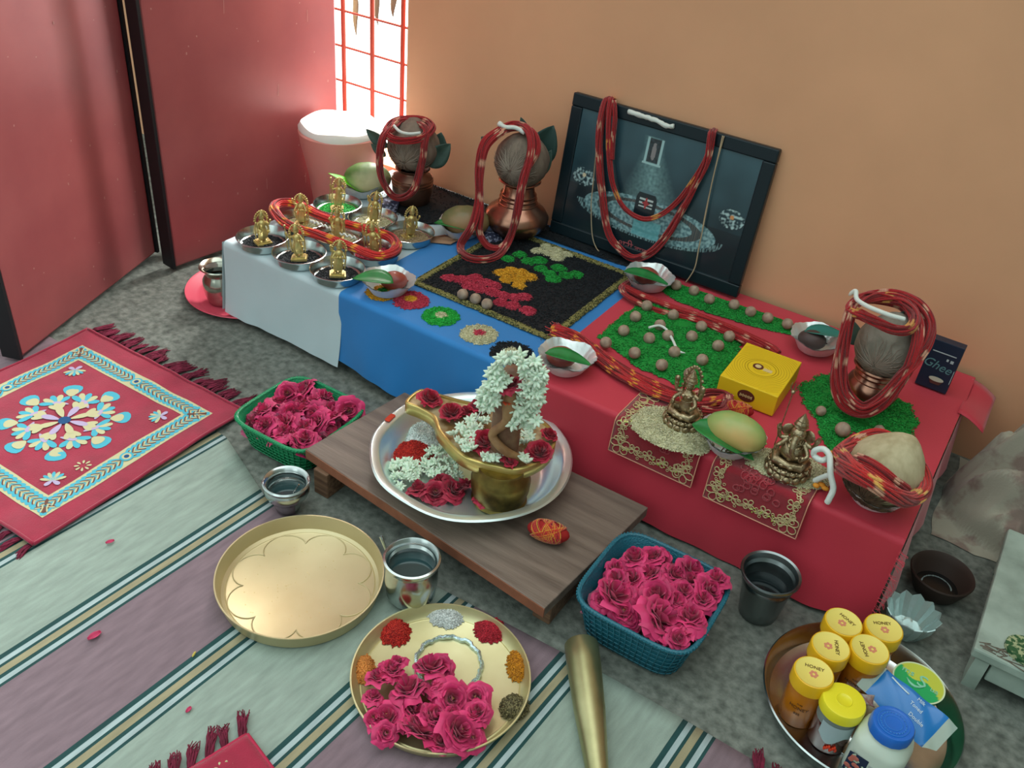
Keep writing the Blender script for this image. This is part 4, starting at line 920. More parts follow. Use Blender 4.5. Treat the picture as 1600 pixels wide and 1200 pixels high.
# ------------------------------------------------------------------ the two seated brass idols
def lotus_base(mb, r, h):
    mb.lathe([(0, 0), (r * .92, 0), (r, h * .2), (r * .86, h * .5), (r * .96, h * .8), (r * .9, h), (0, h)], 36)
    for k in range(14):
        a = 2 * PI * k / 14; q = Matrix.Rotation(a, 3, 'Z'); mb.ell((math.cos(a) * r * .95, math.sin(a) * r * .95, h * .30), (r * .12, r * .20, h * .34), 8, 6, rot=q)
        mb.ell((math.cos(a + .22) * r * .92, math.sin(a + .22) * r * .92, h * .85), (r * .09, r * .17, h * .22), 8, 6, rot=Matrix.Rotation(a + .22, 3, 'Z'))
    for k in range(26):
        a = 2 * PI * k / 26; mb.ell((math.cos(a) * r * .93, math.sin(a) * r * .93, h * 1.04), r * .06, 6, 4)
def seated(kind):
    """unit: metres, faces +y"""
    mb = MB(); s = 1.0
    lotus_base(mb, .030, .017); z = .018
    for sg in (-1, 1):
        mb.tube([(sg * .006, -.002, z + .007), (sg * .020, .006, z + .008), (sg * .017, .017, z + .006), (sg * -.004, .020, z + .005)], [.0075, .0078, .0062, .0045], 12)
        mb.ell((sg * -.006, .022, z + .004), (.005, .003, .003), 8, 6)
    if kind == 'g':
        mb.ell((0, .003, z + .018), (.0165, .014, .015), 20, 14); mb.ell((0, .0, z + .034), (.0125, .009, .009), 16, 10)
        mb.ell((0, .004, z + .049), (.0105, .010, .0105), 18, 12)
        for sg in (-1, 1):
            mb.ell((sg * .0145, .001, z + .048), (.0085, .0022, .0095), 14, 8, rot=Matrix.Rotation(sg * .4, 3, 'Z'))
            mb.ell((sg * .0048, .0125, z + .051), (.0014, .0012, .0014), 6, 5); mb.tube([(sg * .006, .011, z + .044), (sg * .0075, .016, z + .041)], [.0014, .0007], 6)
        mb.tube(spline([(0, .012, z + .048), (0, .019, z + .038), (-.001, .021, z + .028), (-.006, .020, z + .021), (-.011, .019, z + .022)], 16), [.0052 - .00022 * i for i in range(16)], 12)
        for k in range(6): mb.tube([(math.cos(t) * (.0050 - .0004 * k) + 0, .0185 + math.sin(t) * .002, z + .042 - k * .003) for t in np.linspace(0, 2 * PI, 9)[:-1]], .0004, 4, True)
        hz = .058; mb.tube([(.026, -.004, z + .012), (.024, -.006, z + .104)], .0008, 6)
        for dx in (-.005, 0, .005): mb.tube([(.024, -.006, z + .100), (.024 + dx, -.006, z + .106), (.024 + dx * .8, -.006, z + .114)], [.001, .001, .0004], 5)
        mb.ell((.024, -.006, z + .100), .003, 8, 6)
        arms = [[(.011, 0, .036), (.022, .002, .034), (.026, .004, .050)], [(-.011, 0, .036), (-.022, .002, .034), (-.027, .004, .050)], [(.011, .002, .034), (.020, .010, .024), (.020, .019, .026)], [(-.011, .002, .034), (-.020, .010, .024), (-.014, .019, .020)]]
        mb.ell((0, .014, z + .012), (.0042, .003, .0048), 10, 7)
    else:
        mb.lathe([(.0115, .008), (.0100, .018), (.0080, .024), (.0098, .033), (.0108, .038), (.0040, .043), (.0036, .046)], 20, c=(0, 0, z), rf=lambda a, i, r, zz: (r * (1.0 if abs(math.cos(a)) > .7 else .85), zz))
        mb.ell((0, .002, z + .052), (.0068, .0070, .0082), 18, 12); mb.ell((0, .0092, z + .051), (.0012, .0018, .002), 8, 5)
        for sg in (-1, 1): mb.ell((sg * .0026, .0086, z + .0535), (.0013, .0006, .0008), 6, 4); mb.ell((sg * .0068, .001, z + .050), (.0016, .0018, .003), 8, 5); mb.ell((sg * .0045, .0078, z + .035), (.0038, .0034, .0036), 10, 7)
        mb.tube([(-.002, .0088, z + .0475), (0, .0094, z + .0472), (.002, .0088, z + .0475)], .0005, 5)
        hz = .058
        arms = [[(.010, 0, .037), (.020, .001, .036), (.022, .003, .050)], [(-.010, 0, .037), (-.020, .001, .036), (-.022, .003, .050)], [(.010, .002, .035), (.018, .008, .026), (.016, .018, .022)], [(-.010, .002, .035), (-.018, .008, .026), (-.014, .018, .022)]]
        for sg in (-1, 1): mb.ell((sg * .022, .003, z + .056), (.0045, .0035, .0055), 10, 7)
    for a in arms:
        p = [Vector((x, y, q + z)) for x, y, q in a]; mb.tube(spline(p, 10), [.0040 - .00018 * i for i in range(10)], 9); mb.ell(p[-1], (.0034, .0030, .0036), 9, 6)
        mb.tube([p[-1] + Vector((0, .001, 0)), p[-1] + Vector((0, .002, .006))], [.0018, .0012], 6)
        for k in range(3): q = p[1].lerp(p[2], .7 + .1 * k); mb.ell(q, .0037, 8, 5)
    for k, (r, zz) in enumerate(((.0095, 0), (.0100, .002), (.0082, .005), (.0088, .0065), (.0064, .010), (.0070, .0115), (.0044, .015), (.0024, .019), (.0012, .023))): pass
    mb.lathe([(.0080, 0), (.0098, .002), (.0080, .005), (.0086, .0065), (.0062, .010), (.0068, .0115), (.0042, .015), (.0022, .019), (0, .023)], 20, c=(0, .001, z + hz), rf=lambda a, i, r, zz: (r * (1 + .08 * math.cos(8 * a)), zz))
    if kind == 'l': mb.tube([(x, -.007, z + .044 + y) for x, y in ((math.cos(t) * .0135, math.sin(t) * .036) for t in np.linspace(-.35, PI + .35, 30))], .0018, 6)
    nb = 15 if kind == 'l' else 0
    for k in range(nb):
        t = -.3 + (PI + .6) * k / (nb - 1); rx, ry = (.0155, .038); mb.ell((math.cos(t) * rx, -.007, z + .044 + math.sin(t) * ry), (.0030, .0018, .0030), 8, 6)
    for r_n, zz, dr in ((.009, .040, .0), (.012, .033, .0)):
        mb.tube([(math.cos(t) * r_n, .004 + abs(math.sin(t)) * r_n * .9 * (1 if kind == 'g' else .6), z + zz - .006 * abs(math.sin(t))) for t in np.linspace(0, PI, 14)], .0009, 5)
    return mb
def place_idol(kind, p, sc, rz, label, parts=()):
    mb = seated(kind); mb.v = [(x * sc, y * sc, z * sc) for x, y, z in mb.v]
    return mb.build('brass_idol', m_brass_old, loc=p, rot=(0, 0, rz), label=label, cat='idol', sharp=50)
place_idol('l', (-.402, 1.336, T2 + .008), 1.18, PI - .10, 'seated brass goddess idol with a pointed crown on the left velvet mat')
place_idol('g', (-.197, 1.326, T2 + .008), 1.28, PI + .05, 'seated elephant headed brass idol with a trident on the right velvet mat')
mb = MB(); zz = T2 + .016
pts = spline(PP([(1014, 512), (1030, 508), (1042, 514), (1052, 530), (1060, 545), (1072, 548)], zz + .008), 30); mb.tube([p + Vector((0, 0, -.0002 * i)) for i, p in enumerate(pts)], [.0028] * 26 + [.0022, .0018, .001, .0006], 7)
mb.build('cotton_strand', m_cotton, label='bent white cotton strand lying on the nuts in the large green rice bed', cat='thread', sharp=0)
# ------------------------------------------------------------------ roses and jasmine
m_rose = mat('rose_petal', (1, 1, 1), .55, attr=True, sub=.08, sheen=.2, var=.18, vs=70)
def rose_mesh(seed, R=.025, layers=5, col='#cf2c68', loose=1.0):
    rnd = random.Random(seed); mb = MB(); base = hx(col)
    for L in range(layers):
        q = L / (layers - 1); n = (3, 4, 5, 6, 7, 7)[L]
        for k in range(n):
            phi = 2 * PI * (k + rnd.uniform(-.2, .2)) / n + L * .7; r1 = R * (.16 + .84 * q ** .9) * rnd.uniform(.9, 1.1); r0 = R * (.05 + .12 * q)
            h = R * (.95 - .50 * q) * rnd.uniform(.85, 1.1); hw = (1.5 - .62 * q) * rnd.uniform(.9, 1.1); curl = R * (.02 + .30 * q) * rnd.uniform(.4, 1.4) * loose; w = rnd.uniform(0, 6); tint = rnd.uniform(.75, 1.2)
            def fn(u, v):
                s = (u - .5) * 2; t = v; a = phi + s * hw * (math.sin(PI * (.16 + .56 * t)) ** .6) * (.55 + .45 * (1 - q) + .2)
                rr = r0 + (r1 - r0) * t ** (.8 if q > .3 else 1.1) + R * .05 * math.sin(4 * s + w) * t; z = h * t ** (1.3 - .5 * q) - curl * t ** 4 - R * .22 * s * s * t * t * (1 if q > .2 else .4) + R * .05 * math.sin(5 * s + w * 2) * t
                return (rr * math.cos(a), rr * math.sin(a), z)
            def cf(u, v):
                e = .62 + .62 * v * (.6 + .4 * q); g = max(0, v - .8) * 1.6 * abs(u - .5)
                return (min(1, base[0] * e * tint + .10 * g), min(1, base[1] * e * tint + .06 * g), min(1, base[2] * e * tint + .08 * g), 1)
            mb.grid(fn, 7, 5, col=cf)
    for k in range(10):
        a = rnd.uniform(0, 6.28); r = rnd.uniform(0, R * .08); mb.ell((r * math.cos(a), r * math.sin(a), R * .5), R * .035, 6, 4, col=hx('#d8b06a'))
    return mb.mesh('rose', [m_rose, ], sharp=0)
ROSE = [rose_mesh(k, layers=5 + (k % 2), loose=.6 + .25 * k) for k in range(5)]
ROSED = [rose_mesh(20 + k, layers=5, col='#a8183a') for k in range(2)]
rr = random.Random(11)
def put_rose(p, r, label, group, meshes=ROSE, tilt=.55):
    o = bpy.data.objects.new('rose', rr.choice(meshes)); COL.objects.link(o); o.location = p; s = r / .025 * 1.38; o.scale = (s, s, s * rr.uniform(.85, 1.05))
    o.rotation_euler = (rr.uniform(-tilt, tilt), rr.uniform(-tilt, tilt), rr.uniform(0, 6.28)); return tag(o, label, 'flower', group)
def petal_bed(pts_fn, n, label, z0, R=.013, cols=('#d43a70', '#b82a5a', '#e87aa0')):
    mb = MB()
    for k in range(n):
        x, y, z = pts_fn(); a = rr.uniform(0, 6.28); tl = rr.uniform(-.9, .9); c = hx(rr.choice(cols)); L = R * rr.uniform(.7, 1.3)
        q = Matrix.Rotation(a, 3, 'Z') @ Matrix.Rotation(tl, 3, 'X') @ Matrix.Rotation(rr.uniform(-.7, .7), 3, 'Y')
        o = len(mb.v); mb.grid(lambda u, w: tuple(Vector((x, y, z)) + q @ Vector(((u - .5) * L * 1.5 * math.sin(PI * (.15 + .8 * w)), (w - .5) * L * 1.6, L * .5 * ((u - .5) ** 2 + (w - .5) ** 2) * 2))), 4, 4, col=tuple(c[i] * rr.uniform(.8, 1.1) for i in range(3)) + (1,))
    return mb
def basket(name, cx, cy, hz, half, col, label, rot=0):
    m = mat(name + '_plastic', col, .42, bump=.5, bs=330, tex='voronoi', coat=.15); md = m
    t = thing('plastic_basket', label, 'basket', (cx, cy, .001), rot)
    def sq(r, a, n=5.0):
        c, s = math.cos(a), math.sin(a); k = (abs(c) ** n + abs(s) ** n) ** (-1 / n); return r * k
    N = 72; prof = [(half * .74, 0), (half * .80, .004), (half * .97, hz - .006), (half, hz)]
    mb = MB(); mb.lathe([(0, .0)] + prof, N, rf=lambda a, i, r, z: (sq(r, a), z)); mb.lathe([(0, .003)] + [(r - .003, z + .002) for r, z in prof[:-1]] + [(half - .003, hz)], N, rf=lambda a, i, r, z: (sq(r, a), z)); mb.build('basket_body', m, t)
    mb = MB(); mb.tube([(sq(half, 2 * PI * i / N) * math.cos(2 * PI * i / N), sq(half, 2 * PI * i / N) * math.sin(2 * PI * i / N), hz) for i in range(N)], .0042, 8, True); mb.build('basket_rim', m, t)
    mb = MB()
    for i in range(130):
        a = 2 * PI * i / 130; r = sq(half + .003, a); mb.ell((r * math.cos(a), r * math.sin(a), hz + .001), (.0018, .0018, .003), 6, 4)
    mb.build('rim_beading', m, t, sharp=0)['kind'] = 'stuff'
    mb = MB()   # woven ribs on the sides
    for j in range(1, 7):
        z = hz * j / 7.5; r = half * (.80 + .17 * j / 7.5) + .0012; mb.tube([(sq(r, 2 * PI * i / N) * math.cos(2 * PI * i / N), sq(r, 2 * PI * i / N) * math.sin(2 * PI * i / N), z) for i in range(N)], .0012, 5, True)
    for i in range(60):
        a = 2 * PI * i / 60; r0, r1 = sq(half * .81 + .001, a), sq(half * .97 + .001, a); mb.tube([(r0 * math.cos(a), r0 * math.sin(a), .006), (r1 * math.cos(a), r1 * math.sin(a), hz - .006)], .0012, 5)
    mb.build('woven_sides', m, t, sharp=0); return t
basket('green_basket', -1.082, 1.043, .072, .099, '#0f8a58', 'green plastic basket of rose petals left of the wooden board', .02)
basket('teal_basket', -.293, 1.045, .090, .104, '#1a6678', 'dark teal plastic basket of roses between the board and the steel tumbler', .02)
def keep(p, cx, cy, h): return Vector((max(cx - h, min(cx + h, p.x)), max(cy - h, min(cy + h, p.y)), p.z))
def in_sq(cx, cy, h, z0, z1): return lambda: (cx + rr.uniform(-h, h), cy + rr.uniform(-h, h), rr.uniform(z0, z1))
petal_bed(in_sq(-1.082, 1.043, .072, .030, .066), 520, '', 0, R=.017).build('rose_petals', m_rose, label='bed of loose pink rose petals filling the green basket', cat='petals', kind='stuff', sharp=0)
petal_bed(in_sq(-.293, 1.045, .078, .040, .078), 520, '', 0, R=.016).build('rose_petals', m_rose, label='bed of loose pink rose petals filling the teal basket', cat='petals', kind='stuff', sharp=0)
for u, v in ((580, 200), (362, 280), (440, 225), (720, 215), (800, 205), (870, 290), (355, 400), (505, 235), (600, 275), (700, 340), (405, 470), (300, 430), (235, 480), (560, 430), (640, 400), (730, 400), (520, 340), (450, 350), (820, 330), (900, 315), (560, 520), (350, 530), (470, 570), (430, 415), (610, 345), (660, 260), (300, 340)):
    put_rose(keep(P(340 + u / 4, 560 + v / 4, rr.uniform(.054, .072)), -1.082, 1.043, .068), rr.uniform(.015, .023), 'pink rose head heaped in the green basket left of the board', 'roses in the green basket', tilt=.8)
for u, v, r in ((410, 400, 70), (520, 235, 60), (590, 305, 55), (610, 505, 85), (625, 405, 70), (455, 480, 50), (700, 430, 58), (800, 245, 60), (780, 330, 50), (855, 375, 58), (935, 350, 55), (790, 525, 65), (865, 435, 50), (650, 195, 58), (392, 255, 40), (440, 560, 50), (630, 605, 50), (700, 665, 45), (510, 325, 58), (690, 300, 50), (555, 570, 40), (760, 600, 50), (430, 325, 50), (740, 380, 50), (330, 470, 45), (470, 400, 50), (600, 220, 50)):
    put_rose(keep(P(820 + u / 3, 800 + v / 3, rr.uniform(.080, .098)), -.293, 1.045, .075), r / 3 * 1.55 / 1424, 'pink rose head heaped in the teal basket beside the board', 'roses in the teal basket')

def jasmine_mesh(seed, R=.0140, col='#dff0dc'):
    rnd = random.Random(seed); mb = MB()
    for k in range(8):
        a = 2 * PI * k / 8 + rnd.uniform(-.2, .2); el = rnd.uniform(.05, .75); L = R * rnd.uniform(.8, 1.15); d = Vector((math.cos(a) * math.cos(el), math.sin(a) * math.cos(el), math.sin(el)))
        mb.tube([d * .0008, d * L * .35, d * L * .7 + Vector((0, 0, .0006)), d * L], [.0009, .0031, .0026, .0004], 6)
    mb.tube([(0, 0, -.004), (0, 0, .002)], [.001, .0016], 6); return mb.mesh('jasmine', [mat('jasmine_petal', '#dcecd8', .6, sub=.1)], sharp=0)
JAS = [jasmine_mesh(k) for k in range(4)]

# ------------------------------------------------------------------ wooden board with the large steel dish
bd = thing('wooden_board', 'low worn wooden board on battens in front of the altar', 'low table', (-.694, 1.082, 0))
q = [Vector(p) - Vector((-.694, 1.082)) for p in ((-.988, .961), (-.420, .909), (-.394, 1.232), (-.962, 1.226))]
mb = MB(); mb.prism(q, .058, .080); mb.build('board_top', mat('worn_board', '#5f5148', .5, vs=5, col2='#7d6d62', bump=.4, bs=30, stretch=(1, 9, 9)), bd, flat=True, bevel=.002)
mb = MB(); mb.prism([(q[0].x + .001, q[0].y - .0012), (q[1].x, q[1].y - .0012), (q[1].x, q[1].y + .004), (q[0].x + .001, q[0].y + .004)], .0585, .0785); mb.build('front_edge', mat('reddish_edge', '#8a5640', .55, vs=20, var=.2, bump=.3, bs=60), bd, flat=True)
for sx in (-.245, .252):
    mb = MB(); mb.box((sx, 0, .029), (.034, .27, .058), rot=None); mb.build('batten', m_wood, bd, flat=True, bevel=.002)
DZ = .0805; dc = Vector((-.711, 1.112, DZ))
m_dish = mat('dish_steel', '#e2f0ee', .30, metal=.85, bump=.08, bs=16)
mb = MB(); mb.lathe([(0, .001), (.128, .001), (.140, .003), (.158, .022), (.169, .040), (.174, .0435), (.186, .0445), (.189, .042), (.188, .0405), (.176, .041), (.171, .0375), (.160, .020), (.142, .0008), (.0, 0.0)], 96, rf=lambda a, i, r, z: (r * (1 + (.004 * math.sin(9 * a + 1) if r > .15 else 0)), z + (.0016 * math.sin(7 * a) if r > .16 else 0)))
mb.build('steel_dish', m_dish, loc=dc, label='large shiny steel dish with a broad rim on the wooden board', cat='dish')
mb = MB(); a0 = 3.25
for k in range(5): a = a0 - .05 + k * .025; mb.ell((.181 * math.cos(a), .181 * math.sin(a), .0450), (.007, .004, .0012), 8, 5)
mb.build('red_smear', mat('vermilion', '#c43a20', .8), loc=dc, label='red powder smear on the left rim of the large steel dish', cat='powder mark', sharp=0)

def on(u, v, z): return P(u, v, z)
# contents of the dish
def lump(pts, z, h, cols, n, label, name='powder_heap', L=.0018, W=.0011, cat='powder', zc=None):
    mb = MB(); patch(mb, PP(pts, z), z, h, cols, n, L=L, W=W, edge=.003, nb=60, flatness=3); return mb.build(name, m_grain, label=label, cat=cat, kind='stuff', sharp=0)
def ring_px(c, rx, ry, n=12): return [(c[0] + rx * math.cos(2 * PI * i / n), c[1] + ry * math.sin(2 * PI * i / n)) for i in range(n)]
REDP = [hx('#c01c14'), hx('#9c120e'), hx('#d83a28')]
lump(ring_px((645, 712), 36, 24), DZ + .004, .014, REDP, 1500, 'bright red powder heap in the left of the large steel dish')
lump(ring_px((662, 680), 30, 22), DZ + .004, .016, [hx('#f4fcfa'), hx('#e4f2ee')], 1300, 'white rice heap at the back left of the large steel dish', 'rice_heap', .0028, .0011, 'rice')
def jas_heap(c, rx, ry, n, z, h, label, grp):
    base = on(c[0], c[1], z)
    for k in range(n):
        a = rr.uniform(0, 6.28); s = math.sqrt(rr.random()); p = on(c[0] + rx * s * math.cos(a), c[1] + ry * s * math.sin(a), z) - base
        o = bpy.data.objects.new('jasmine_flower', rr.choice(JAS)); COL.objects.link(o); tag(o, label, 'flower', grp); o.location = base + Vector((p.x, p.y, .006 + h * (1 - s * s) * rr.uniform(.5, 1))); o.rotation_euler = (rr.uniform(-.9, .9), rr.uniform(-.9, .9), rr.uniform(0, 6)); o.scale = (.85,) * 3
jas_heap((632, 744), 24, 22, 42, DZ + .006, .020, 'white jasmine flower in the bright heap at the front left of the steel dish', 'jasmine heap at the front left of the steel dish')
jas_heap((694, 728), 34, 26, 40, DZ + .006, .018, 'greyish jasmine flower heaped beside the foot of the brass shrine', 'jasmine heap beside the foot of the brass shrine')
for u, v, r in ((655, 768, .017), (680, 772, .019), (705, 768, .020), (728, 765, .018), (690, 756, .017), (757, 785, .016), (774, 790, .012)):
    put_rose(on(u, v, DZ + .010), r, 'dark red rose head lying in the front of the large steel dish', 'dark roses in the steel dish', ROSED)

# brass shrine base with spout, stone and garland
m_brass = mat('brass', '#d6c27a', .32, metal=.8, vs=18, col2='#bda660', bump=.06, bs=30, lo=.3, hi=.8)
m_brass_in = mat('worn_brass', '#d8c8a0', .5, metal=.45, vs=30, col2='#8a6a40', bump=.2, bs=60)
sb = Vector((-.622, 1.076, DZ + .002)); YZ = .176
shrine = thing('brass_shrine', 'brass spouted shrine base on a round foot, standing in the steel dish', 'shrine', sb)
mb = MB(); mb.lathe([(0, 0), (.047, 0), (.051, .004), (.048, .010), (.053, .030), (.054, .050), (.050, .064), (.044, .072), (.044, .082), (0, .082)], 48, c=(.0, .0, 0)); mb.build('round_foot', mat('tarnished_brass', '#8f7a40', .4, metal=.9, vs=22, col2='#4f4426'), shrine)
Z3 = lambda u, v: (560 + u / 4.286, 540 + v / 4.286)
out = [(312, 372), (410, 420), (500, 478), (530, 560), (600, 650), (690, 735), (780, 775), (900, 805), (1050, 832), (1170, 800), (1270, 735), (1322, 650), (1318, 590), (1280, 530), (1210, 480), (1120, 440), (1000, 420), (900, 410), (810, 385), (700, 362), (560, 325), (480, 300), (405, 292)]
op = [P(*Z3(*p), YZ) for p in out]; N_ = 110
cl = spline(op, N_, True); cen = Vector((-.63, 1.10, YZ))
loc = [p - sb for p in cl]
def inset(pts, d):
    o = []; n = len(pts)
    for i, p in enumerate(pts):
        t = (pts[(i + 2) % n] - pts[(i - 2) % n]); t.z = 0; t.normalize(); nn = Vector((-t.y, t.x, 0)); o.append(p + nn * d)
    return o
area = sum(loc[i].x * loc[(i + 1) % N_].y - loc[(i + 1) % N_].x * loc[i].y for i in range(N_)); sg = 1 if area > 0 else -1
inn = inset(loc, .006 * sg); inn2 = inset(loc, .0115 * sg)
zt_ = YZ - sb.z
mb = MB(); v = []; f = []
for ring, z in ((inset(loc, .010 * sg), zt_ - .026), (inset(loc, .002 * sg), zt_ - .026), (loc, zt_ - .024), (loc, zt_ - .001), (inset(loc, .001 * sg), zt_), (inn, zt_), (inset(loc, .007 * sg), zt_ - .004)):
    v += [Vector((p.x, p.y, z)) for p in ring]
for r in range(6):
    for i in range(N_): f.append((r * N_ + i, r * N_ + (i + 1) % N_, (r + 1) * N_ + (i + 1) % N_, (r + 1) * N_ + i))
f.append(tuple(range(N_))); mb.add(v, f); mb.build('spouted_plate', m_brass, shrine, sharp=50)
mb = MB(); mb.poly([Vector((p.x, p.y, zt_ - .004)) for p in inset(loc, .0065 * sg)]); mb.build('plate_floor', m_brass_in, shrine, flat=True)
LB = P(787, 704, YZ); LB.z = YZ - .004; LF, _ = right_of(LB); LR = Z.cross(LF)
mb = MB(); mb.lathe([(.030, 0), (.034, .004), (.030, .010), (.026, .014), (.026, .06), (.026, .14), (.022, .166), (.012, .182), (0, .186)], 32, c=LB - sb); mb.build('pillar_stone', mat('tan_stone', '#8e7458', .5, vs=30, col2='#6a4438', bump=.3, bs=80), shrine)
mb = MB(); pts = spline([LB - sb + LR * .030 + LF * .020 + Z * .006, LB - sb + LR * .0 + LF * .036 + Z * .035, LB - sb - LR * .022 + LF * .028 + Z * .06, LB - sb + LR * .0 + LF * .030 + Z * .095, LB - sb + LR * .004 + LF * .024 + Z * .160], 30)
mb.tube(pts, [.008 + .0 * i for i in range(22)] + [.009, .011, .013, .014, .014, .013, .010, .006], 10); mb.build('serpent_hood', mat('tan_wood', '#a8845a', .5, vs=40, col2='#8a6444'), shrine)
def LV(u, v, fo): return VP(720 + u / 5.455, 540 + v / 5.455, LB, fo)
gar = thing('jasmine_garland', 'white jasmine garland looped over the stone on the brass shrine', 'garland', LB)
mb = MB(); arch = [(130, 640, .03), (190, 520, .03), (250, 400, .03), (290, 260, .028), (350, 140, .026), (430, 95, .02), (540, 150, .026), (640, 220, .028), (670, 350, .03), (640, 480, .032), (600, 600, .034), (540, 720, .04)]
mb.tube(spline([LV(*a) - LB for a in arch], 60), .0012, 5); mb.build('garland_string', m_cotton, gar)
js = [(420, 90), (370, 110), (320, 140), (470, 115), (520, 150), (570, 180), (630, 165), (670, 200), (300, 200), (270, 250), (345, 230), (370, 290), (310, 300), (250, 320), (220, 370), (285, 370), (210, 420), (260, 450), (195, 480), (300, 440), (240, 500), (190, 530), (600, 240), (650, 250), (700, 290), (560, 220), (705, 235), (620, 320), (680, 350), (560, 350), (520, 400), (640, 420), (675, 470), (600, 480), (500, 470), (560, 520), (645, 540), (530, 570), (590, 600), (470, 620), (650, 640), (440, 670), (540, 650), (600, 700), (400, 300), (330, 350), (580, 420), (480, 540)]
js += [(u + rr.uniform(-35, 35), v + rr.uniform(-30, 30)) for u, v in js[:34]]
for u, v in js:
    o = bpy.data.objects.new('jasmine_flower', rr.choice(JAS)); COL.objects.link(o); o.parent = gar; o.location = LV(u, v, rr.uniform(.028, .046)) - LB; s = rr.uniform(.95, 1.25); o.scale = (s, s, s)
    o.rotation_euler = Vector((LF.x, LF.y, .8)).to_track_quat('Z', 'Y').to_euler(); o.rotation_euler.z += rr.uniform(-.5, .5); o.rotation_euler.x += rr.uniform(-.6, .6)
for u, v in ((390, 740), (420, 780), (550, 760), (490, 830), (540, 830), (590, 790), (620, 690), (130, 620), (80, 650), (180, 650), (60, 720), (110, 720), (20, 760), (60, 840), (95, 880), (35, 890), (220, 640), (240, 960), (290, 970), (380, 900), (350, 930), (520, 960), (560, 990), (200, 960), (150, 700), (-20, 820), (0, 700), (100, 790), (450, 860), (330, 780), (-60, 760)):
    o = bpy.data.objects.new('jasmine_flower', rr.choice(JAS)); COL.objects.link(o); tag(o, 'loose white jasmine flower lying on the spouted plate of the brass shrine', 'flower', 'loose jasmine on the brass shrine plate'); o.location = P(720 + u / 5.455, 540 + v / 5.455, YZ + .008); s = rr.uniform(.9, 1.15); o.scale = (s, s, s); o.rotation_euler = (rr.uniform(-.6, .6), rr.uniform(-.6, .6), rr.uniform(0, 6))
for u, v, r, lb in ((759, 694, .021, 'largest red rose head, at the middle of the brass shrine plate'), (843, 709, .018, 'red rose head at the right rim of the brass shrine plate'), (795, 722, .012, 'small red rose bud at the front rim of the brass shrine plate'), (671, 626, .018, 'red rose head at the tip of the brass spout'), (705, 648, .018, 'red rose head halfway along the brass spout'), (746, 640, .016, 'dark red rose head where the brass spout meets the round plate'), (728, 645, .013, 'small red rose head wedged between two larger ones on the brass spout'), (857, 682, .013, 'small wilted rose bud at the right edge of the brass shrine plate')):
    put_rose(P(u, v, YZ + .003), r, lb, None, [rose_mesh(40 + int(u) % 3, layers=6, col='#b81c3c', loose=.5)], .3)
put_rose(LV(430, 350, .03), .018, 'dark red rose tucked into the jasmine garland under the serpent hood', None, ROSED, .3)
put_rose(LV(405, 490, .036), .006, 'tiny orange bud on the stone of the brass shrine', None, [rose_mesh(60, layers=5, col='#e0501c')], .3)
thread_ball(P(855, 843, .0805), 'red and orange ball of thread on the front right of the wooden board', .040, .0195, .30)

# ------------------------------------------------------------------ steel pots and tumblers on the floor
def open_pot(p, prof, label, name='steel_pot', cat='pot', m=None, th=.0016):
    inner = [(max(0, r - th), z) for r, z in prof][::-1]; inner[-1] = (0, th)
    mb = MB(); mb.lathe(prof + inner, 56); return mb.build(name, m or m_steel, loc=p, label=label, cat=cat)
lota = [(0, 0), (.028, 0), (.033, .004), (.040, .022), (.044, .045), (.043, .060), (.037, .070), (.035, .075), (.039, .084), (.046, .090), (.049, .093), (.0475, .095), (.043, .093), (.038, .088)]
small_pot = [(0, 0), (.018, 0), (.022, .003), (.027, .020), (.033, .034), (.0385, .040), (.041, .047), (.0395, .054), (.0375, .058), (.042, .064), (.0435, .068), (.0415, .070), (.037, .067), (.035, .062)]
open_pot(Vector((-.958, .880, .003)), small_pot, 'small steel water pot standing between the prayer mat and the large brass plate')
mb = MB(); mb.lathe([(0, .0), (.0345, 0)], 32, c=(0, 0, .040)); m_water = mat('water', '#2c4446', .06, spec=.8)
mb.build('water', m_water, loc=(-.958, .880, .003), label='water standing in the small steel pot beside the brass plate', cat='water', kind='stuff')
sp_ = thing('steel_spoon', 'small steel spoon standing in the pot beside the brass plate', 'spoon', (-.950, .874, .008))
mb = MB(); mb.tube([(0, 0, .02), (.012, .006, .05), (.020, .010, .068)], .0016, 6); mb.build('handle', m_steel, sp_); mb = MB(); mb.ell((-.002, -.001, .022), (.008, .006, .003), 12, 7); mb.build('spoon_bowl', m_steel, sp_)
tum = [(0, 0), (.028, 0), (.035, .004), (.042, .020), (.0445, .048), (.0435, .068), (.0400, .076), (.0395, .080), (.044, .086), (.0475, .092), (.0475, .097), (.0455, .098), (.042, .094), (.040, .088)]
open_pot(Vector((-.643, .850, .003)), tum, 'steel water pot standing between the two brass plates and the board')
mb = MB(); mb.lathe([(0, 0), (.042, 0)], 32, c=(0, 0, .068)); mb.build('water', m_water, loc=(-.643, .850, .003), label='water in the steel pot between the two brass plates', cat='water', kind='stuff')
mb = MB(); a = PY(601, 858, .852); mb.tube([a + Vector((.028, 0, -.035)), a + Vector((.006, 0, -.008)), PY(595, 838, .853)], [.0016, .0016, .003], 6); mb.build('steel_spoon', m_steel, label='thin steel spoon handle sticking out of the pot between the brass plates', cat='spoon')
tR = [(0, 0), (.030, 0), (.033, .003), (.037, .030), (.042, .070), (.0445, .078), (.043, .082), (.0475, .090), (.0515, .098), (.0505, .1005), (.048, .099), (.045, .090)]
open_pot(Vector((-.148, 1.196, .001)), tR, 'dark steel tumbler with a rolled lip in front of the red cloth', 'steel_tumbler', 'tumbler', mat('dull_steel', '#8d9596', .3, metal=1.0))
